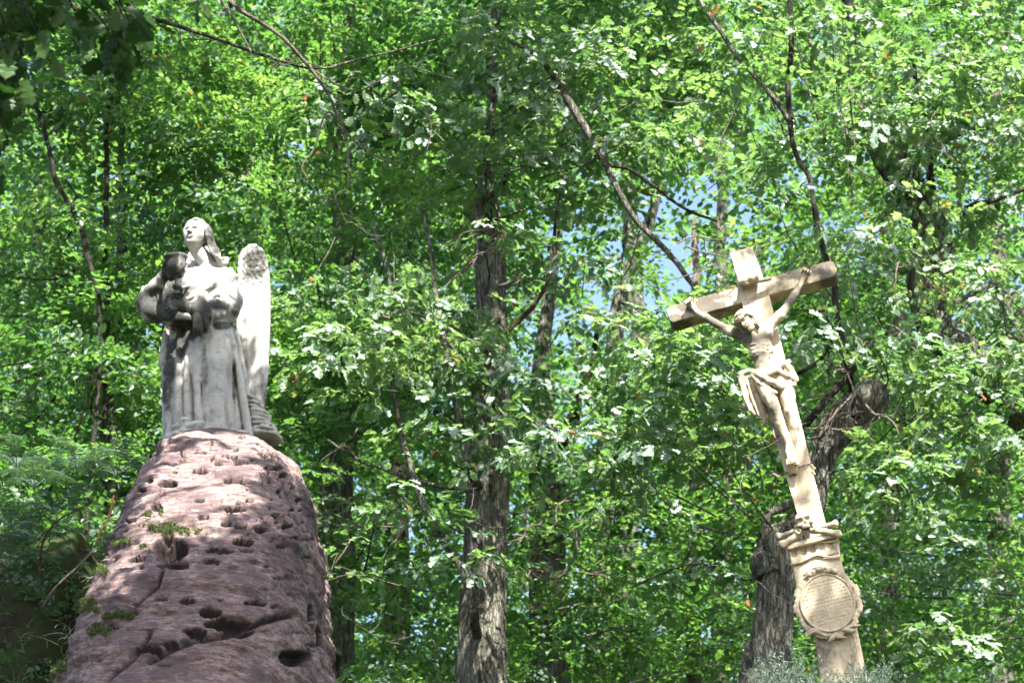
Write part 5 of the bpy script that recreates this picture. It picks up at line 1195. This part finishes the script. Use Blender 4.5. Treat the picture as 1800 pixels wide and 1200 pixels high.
b2 = olimb([[-4.6, 7.0, 15.3, .10], [-3.2, 9.5, 13, .06], W4(380, -80, 13.8, 5), W4(405, 0, 14, 4), W4(470, 48, 14.1, 3.6), W4(510, 80, 14.1, 3.2), W4(548, 122, 14.2, 3), W4(580, 170, 14.2, 2.6), W4(600, 222, 14.3, 2.3), W4(640, 262, 14.3, 2), W4(700, 290, 14.3, 1.4)])
olimb([W4(380, -20, 14, 2.4), W4(402, 20, 14, 2.2), W4(415, 45, 14, 2), W4(430, 70, 14, 1.5), W4(442, 92, 14, 1.2)])
olimb([W4(600, 222, 14.3, 2), W4(575, 200, 14.2, 1.8), W4(552, 260, 14.2, 1.6), W4(530, 290, 14.2, 1.6), W4(538, 310, 14.2, 1.5), W4(552, 335, 14.2, 1)])
olimb([W4(600, 222, 14.3, 1.8), W4(612, 260, 14.3, 1.6), W4(612, 320, 14.3, 1.3), W4(600, 345, 14.3, 1)])
olimb([W4(545, 120, 14.3, 1.8), W4(630, 160, 14.2, 1.5), W4(710, 120, 14.3, 1.2), W4(800, 140, 14.3, .8)])
olimb([W4(330, 50, 14, 1.6), W4(345, 68, 14, 1.4), W4(370, 70, 14, 1)])
for k in range(26):
    q = b1 if k % 2 else b2; i = r.integers(len(q) // 3, len(q) - 2)
    m = MB()
    for p, rd in twig_net(np.random.default_rng(700 + k), q[i], (r.normal(), r.normal() * .4, r.normal()), r.uniform(.25, .6), .0045, 1, None, .25): m.add(*tube(p, rd, 4, cap=False))
    m.build('twig', M_twig, OT)
# big leaves in the shade-darkened oak colour, each its own part
bl = []
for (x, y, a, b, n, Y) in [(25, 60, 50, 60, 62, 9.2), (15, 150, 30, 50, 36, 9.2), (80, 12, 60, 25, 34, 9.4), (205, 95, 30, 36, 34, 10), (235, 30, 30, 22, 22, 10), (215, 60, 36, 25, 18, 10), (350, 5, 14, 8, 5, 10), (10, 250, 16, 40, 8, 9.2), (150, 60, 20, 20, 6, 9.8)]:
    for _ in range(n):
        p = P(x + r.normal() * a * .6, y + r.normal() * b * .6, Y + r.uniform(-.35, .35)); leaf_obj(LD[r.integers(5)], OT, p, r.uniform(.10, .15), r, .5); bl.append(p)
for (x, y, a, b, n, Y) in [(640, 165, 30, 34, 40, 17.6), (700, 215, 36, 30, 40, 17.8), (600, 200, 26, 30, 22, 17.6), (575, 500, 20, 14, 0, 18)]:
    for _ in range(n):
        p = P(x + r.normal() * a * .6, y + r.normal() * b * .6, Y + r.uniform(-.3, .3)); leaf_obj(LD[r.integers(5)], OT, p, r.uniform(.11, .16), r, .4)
for k in range(0, len(bl), 6):
    p = bl[k]; m = MB(); s0 = p + np.array([-.25, -.1, .30]); m.add(*tube(smooth_path(np.array([s0, (s0 + p) / 2 + .03, p]), 6), .005, 5, cap=False)); m.build('twig', M_bark_dark, OT)
# its unseen crown: sprays placed along sun rays to shade rock and robe
def shade_points(todo, seed):
    out = []; rs = np.random.default_rng(seed)
    def area(n, poly, Yf, t0=6.5, t1=11):
        k = 0
        xs = [p[0] for p in poly]; ys = [p[1] for p in poly]
        while k < n:
            x, y = rs.uniform(min(xs), max(xs)), rs.uniform(min(ys), max(ys)); ins = False; j = len(poly) - 1
            for i in range(len(poly)):
                if (poly[i][1] > y) != (poly[j][1] > y) and x < (poly[j][0] - poly[i][0]) * (y - poly[i][1]) / (poly[j][1] - poly[i][1]) + poly[i][0]: ins = not ins
                j = i
            if not ins: continue
            k += 1; c = P(x, y, Yf(x, y)); out.append(c + SDIR * rs.uniform(t0, t1))
    rockY = lambda x, y: float(np.interp(y, [760, 850, 960, 1060, 1200], [16.6, 15.9, 15.3, 14.9, 14.2]))
    todo(area, rockY)
    return np.array(out)
def front_shade(area, rockY):
    area(110, [(240, 690), (345, 690), (450, 720), (520, 760), (500, 785), (250, 790)], lambda x, y: 16.8)                 # lower robe
    area(800, [(500, 860), (590, 800), (640, 1260), (260, 1260), (270, 1160), (350, 1060), (460, 1040), (545, 920)], rockY)
    area(60, [(100, 1120), (240, 1110), (260, 1250), (80, 1250)], rockY)
    area(26, [(140, 800), (300, 780), (235, 850), (180, 960), (120, 960)], rockY)
    area(380, [(-150, 960), (100, 900), (160, 950), (95, 1080), (60, 1240), (-150, 1240)], lambda x, y: float(np.interp(y, [850, 1240], [17, 14.5])))
    area(30, [(385, 690), (480, 690), (500, 780), (440, 780)], lambda x, y: 17.2)
    area(330, [(-60, -60), (270, -60), (250, 160), (60, 320), (-60, 320)], lambda x, y: 9.6, 2.2, 6)
    area(110, [(570, 120), (740, 120), (740, 260), (570, 260)], lambda x, y: 18, 6, 9)          # above the dark leaves
SP = shade_points(front_shade, 91); n = len(SP); r2 = np.random.default_rng(92)
V, F, A_ = sprays('oak', SP, r2.uniform(0, 6.28, n), r2.normal(0, .45, n), r2.normal(0, .45, n), r2.uniform(1.0, 1.5, n), 93)
obj('crown', V, F, M_oak, OT, False, {'rnd': A_}, kind='stuff')
m = MB(); tc = trunkC[:, :3]
cl = SP[r2.integers(0, n, 46)]
for c in cl:
    j = np.argmin(((tc - c) ** 2).sum(1)); j = max(20, j - 10); m.add(*tube(smooth_path(np.array([tc[j], (tc[j] + c) / 2 + r2.normal(0, .3, 3), c]), 12), np.linspace(.06, .01, 12), 6, cap=False))
m.build('small_branches', M_bark, OT, kind='stuff')

# unseen oak added on the right; crown placed sunward to dapple pedestal and gnarled trunk
rb_ = np.array([8.4, 13.0, ground_h(8.4, 13.0)])
RT = thing('overhanging_shade_oak', 'unseen oak added right of the view, its crown placed to shade the cross foot', 'tree', rb_)
def right_shade(area, rockY):
    area(34, [(1370, 900), (1490, 900), (1540, 1220), (1420, 1220)], lambda x, y: 21.9, 11, 15)
    area(34, [(1300, 950), (1400, 900), (1420, 1220), (1300, 1220)], lambda x, y: 24.0, 13, 17)
SR = shade_points(right_shade, 191); n = len(SR)
V, F, A_ = sprays('oak', SR, r2.uniform(0, 6.28, n), r2.normal(0, .45, n), r2.normal(0, .45, n), r2.uniform(1.0, 1.5, n), 193); obj('crown', V, F, M_oak, RT, False, {'rnd': A_}, kind='stuff')  # unseen crown, placed sunward to shade the cross foot
tr_ = smooth_path(np.array([[8.4, 13, rb_[2] - .3, .4], [8.3, 13.1, 8, .32], [7.8, 13.3, 13, .24], [6.8, 13.6, 17, .16], [5.8, 14, 20, .08]]), 80); V, Q = tube(tr_[:, :3], tr_[:, 3], 24, .12, 1.5, 6); obj('trunk', V, Q, M_bark, RT)  # trunk of the added unseen oak
m = MB()
for c_ in SR[::3]: j = max(20, np.argmin(((tr_[:, :3] - c_) ** 2).sum(1)) - 8); m.add(*tube(smooth_path(np.array([tr_[j, :3], (tr_[j, :3] + c_) / 2 + r2.normal(0, .3, 3), c_]), 12), np.linspace(.05, .01, 12), 6, cap=False))
m.build('small_branches', M_bark, RT, kind='stuff')  # branches of the added unseen oak
# unseen sprays added overhead along sun rays to deepen shade inside the wood
def wood_shade(area, rockY):
    area(60, [(560, 640), (800, 620), (800, 1220), (560, 1220)], lambda x, y: 30, 10, 16)
    area(50, [(-60, 200), (140, 200), (140, 760), (-60, 760)], lambda x, y: 31, 12, 18)
    area(60, [(280, 150), (700, 150), (760, 330), (300, 330)], lambda x, y: 34, 13, 20)
    area(60, [(1480, 820), (1800, 880), (1800, 1220), (1520, 1220)], lambda x, y: 34, 15, 22)
    area(300, [(570, 650), (830, 640), (840, 1220), (560, 1220)], lambda x, y: 33.5, 14, 22)
    area(190, [(-60, 420), (280, 420), (200, 800), (-60, 800)], lambda x, y: 33, 14, 22)
    area(14, [(790, 600), (900, 600), (900, 1220), (790, 1220)], lambda x, y: 27, 10, 16)
    area(150, [(900, 820), (1200, 850), (1320, 1220), (900, 1220)], lambda x, y: 34, 15, 22)
    area(30, [(1380, 600), (1560, 600), (1560, 900), (1380, 900)], lambda x, y: 25, 11, 16)
    area(30, [(560, 700), (640, 700), (640, 1220), (560, 1220)], lambda x, y: 32.5, 14, 20)
SW = shade_points(wood_shade, 291); n = len(SW)
V, F, A_ = sprays('beech', SW, r2.uniform(0, 6.28, n), r2.normal(0, .4, n), r2.normal(0, .4, n), r2.uniform(2.6, 3.8, n), 293); obj('shade_crown', V, F, M_leaf, TREES['mid']['root'], False, {'rnd': A_}, kind='stuff')

# ================================================================== ferns, heath, grass
def frond(parent, base, d, L, seed):
    r = np.random.default_rng(seed); n = 20; d = np.array(d, float); d /= np.linalg.norm(d); up = np.array([0, 0, 1.])
    s = np.linspace(0, 1, n); C = base + L * (d[None] * s[:, None] + up * (.75 * s - .85 * s ** 2)[:, None]) * np.array([1, 1, 1])
    T = unit(np.gradient(C, axis=0)); side = unit(np.cross(T, up)); m = MB(); m.add(*tube(C, np.linspace(.004, .0015, n), 4, cap=False), a=.8)
    for k in range(2, n):
        w = L * .30 * math.sin(math.pi * min(1, (1 - s[k]) * 1.05 + .05)) ** .8 * (1 if s[k] > .25 else .75)
        for sg in (-1, 1):
            dirp = unit(side[k] * sg + T[k] * .45 + r.normal(0, .06, 3)); nm = np.cross(dirp, T[k]); q = 7; pp = []
            for j in range(q):
                u = j / (q - 1); c = C[k] + dirp * w * u - up * .25 * w * u * u; h = L * .030 * (1 - u * .85) * (1.0 if j % 2 else .4)
                pp += [c + T[k] * h, c - T[k] * h]
            pp = np.array(pp); qd = np.array([[2 * j, 2 * j + 1, 2 * j + 3, 2 * j + 2] for j in range(q - 1)]); m.add(pp, qd, r.uniform(0, 1))
    return m.build('frond', M_fern, parent, smooth=False)
FERN = [(100, 815, 17.2, 'fern with broad fronds left of the slim grey stem'), (30, 800, 17.4, 'tall fern standing highest at the left edge'), (60, 930, 15.9, 'fern hanging over the steep dark part of the bank'), 
        (60, 835, 17.0, 'largest fern at the top of the dark bank'), (135, 800, 17.3, 'fern in front of the slim sapling stems'), (205, 815, 16.7, 'small fern touching the left shoulder of the red rock'), (20, 905, 16.2, 'fern low at the left edge of the picture'), (15, 975, 15.8, 'lowest fern on the dark bank, mostly in shade'), (95, 880, 16.3, 'fern with arching fronds on the middle of the bank')]
for i, (x, y, Y, lab) in enumerate(FERN):
    b = P(x, y + 22, Y); t = thing('fern', 'grey-green ' + lab, 'fern', b, 'ferns on the dark bank'); r = np.random.default_rng(800 + i)
    for k in range(8):
        a = k * 2.4 + r.uniform(-.3, .3); frond(t, b, (math.cos(a), math.sin(a) * .7, r.uniform(.1, .5)), r.uniform(.26, .46), 820 + 20 * i + k)
def blades(m, r, bases, L, curve, w=.003, up=1.0):
    for b in bases:
        l = L * r.uniform(.5, 1.3); d = unit(r.normal(0, .6, 3) + np.array([0, 0, up])); sd = unit(np.cross(d, r.normal(0, 1, 3))) * w; s = np.linspace(0, 1, 5); g = unit(r.normal(0, 1, 3) * np.array([1, 1, .2])) * curve
        C = b + l * (d * s[:, None] + (g - np.array([0, 0, .55 * curve])) * (s ** 2)[:, None]); wd = (1 - s * .9)[:, None] * sd
        V = np.stack([C - wd, C + wd], 1).reshape(-1, 3); m.add(V, np.array([[2 * j, 2 * j + 1, 2 * j + 3, 2 * j + 2] for j in range(4)]), r.random())
def on_bank(x, y, Y0=17.5, Y1=13.0):
    p = P(np.full(60, x), np.full(60, y), np.linspace(Y1, Y0, 60)); m_ = p[:, 2] < ground_h(p[:, 0], p[:, 1])
    return p[m_.argmax()] if m_.any() else None
r = np.random.default_rng(31); m = MB(); bs = []
for _ in range(900):
    x = r.uniform(-20, 190); y = r.uniform(850, 1200); p = on_bank(x, y)
    if p is not None and fbm(p[None] * 1.5, 2, 8)[0] > -.1: bs.append(p)
blades(m, r, bs, .16, .7, .003)
o = m.build('grass', M_grass, None, smooth=False, kind='stuff'); o['label'] = 'sparse grass and weeds on the shaded bank left of the rock'; o['category'] = 'grass'
ub = []
for _ in range(240):
    x = r.uniform(-30, 175); y = r.uniform(855, 1230); p = on_bank(x, y)
    if p is not None and fbm(p[None] * 1.8, 2, 18)[0] > -.02: ub.append(p + np.array([0, -.04, .05]))
ub = np.array(ub); n = len(ub); V, F, A_ = sprays('beech', ub, r.uniform(0, 6.28, n), r.normal(.2, .5, n), r.normal(0, .5, n), r.uniform(.35, .75, n), 951)
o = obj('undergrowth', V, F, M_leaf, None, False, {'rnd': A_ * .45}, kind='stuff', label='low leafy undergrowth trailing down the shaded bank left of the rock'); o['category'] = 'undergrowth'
# grass tufts along the rock, parts of nothing: thin clumps each a thing
px_, py_ = ROCK[2], ROCK[3]
def rock_at(x, y):
    F_ = (px_ - x) ** 2 + (py_ - y) ** 2 + 1e3 * ((ROCK[1] @ np.array([0, -1, .25])) < 0); i = np.unravel_index(F_.argmin(), F_.shape); return ROCK[0][i], ROCK[1][i]
TUF = [(150, 945, 'dry grass tuft on the left edge of the rock, beside its upper moss', 40, .22), (140, 1010, 'dry grass tuft hanging over the left edge of the rock', 46, .24), (225, 880, 'small green grass sprig on the lit stone left of the hole', 10, .10), (560, 915, 'long pale grass stems hanging off the right side of the rock', 9, .5), (572, 1010, 'few curved grass stems low on the right side of the rock', 6, .4), (120, 1120, 'weedy tuft at the foot of the mossy ledge', 40, .2), (268, 915, 'tiny fern-like sprig above the big moss cushion', 10, .08)]
for i, (x, y, lab, n, L) in enumerate(TUF):
    p, nn_ = rock_at(x, y); t = thing('grass_tuft', lab, 'grass tuft', p); m = MB(); rr = np.random.default_rng(850 + i)
    blades(m, rr, p + nn_ * .005 + rr.normal(0, .05 if n > 12 else .015, (n, 3)) * np.array([1, 1, .8]), L, .9 if n < 12 else .7, .0028, .6); m.build('blades', M_grass, t, smooth=False, kind='stuff')
# old root curling on the bank
t = thing('exposed_root', 'thin orange-brown root arching down beside the left edge of the rock', 'root', P(188, 930, 15.6))
C, rd = pxpath([(200, 870, 1.6), (196, 892, 2.2), (190, 912, 2.2), (176, 935, 1.8), (168, 955, 1.2)], 15.45); o = obj('root_strand', *tube(C, rd, 6), flat('orange_root', (.32, .14, .06)), t)
C, rd = pxpath([(150, 890, 1.5), (100, 920, 1.8), (75, 960, 2), (72, 1010, 1.6), (85, 1060, 1.2)], 15.6, wob=.05); obj('root_strand', *tube(C, rd, 6), M_bark_red, t)
C, rd = pxpath([(165, 960, 1.5), (140, 985, 1.8), (105, 1020, 1.8), (80, 1060, 1.2)], 15.2, wob=.05); obj('root_strand', *tube(C, rd, 6), M_twig, t)
# feathery grey-green heath at the foot of the cross
HE = [(1375, 1205, 56, 66, 'feathery grey-green bush in front of the gnarled trunk, left of the cross foot', 130), (1450, 1225, 45, 48, 'feathery grey-green bush covering the foot of the crucifix', 80), (1520, 1215, 50, 60, 'low feathery bush just right of the cross foot', 150)]
for i, (x, y, a, h, lab, n) in enumerate(HE):
    rr = np.random.default_rng(870 + i); b = P(x, y + 22, 20.9); t = thing('heath_bush', lab, 'bush', b, 'heath bushes at the foot of the cross'); m = MB()
    for k in range(n):
        s = P(x + rr.normal() * a * .35, y + 25, 20.9 + rr.normal() * .2); d = unit(np.array([rr.normal() * .45, rr.normal() * .35, 1])); L = rr.uniform(.25, 1.0) * h * .0062; q = 14
        u = np.linspace(0, 1, q); C = s + d * L * u[:, None] * 1.25 + np.array([rr.normal() * .08, rr.normal() * .05, 0]) * (u ** 2)[:, None]
        m.add(*tube(C, np.linspace(.0022, .0008, q), 3, cap=False), a=.2)
        for j in range(2, q):
            for z in range(6):
                dd = unit(d + rr.normal(0, .75, 3)) * rr.uniform(.018, .045); sd = unit(np.cross(dd, rr.normal(0, 1, 3))) * .0022; c = C[j] + rr.normal(0, .004, 3)
                m.add(np.array([c - sd, c + sd, c + dd + sd * .3, c + dd - sd * .3]), np.array([[0, 1, 2, 3]]), rr.random())
    m.build('foliage', M_heath, t, smooth=False, kind='stuff')
done_things()
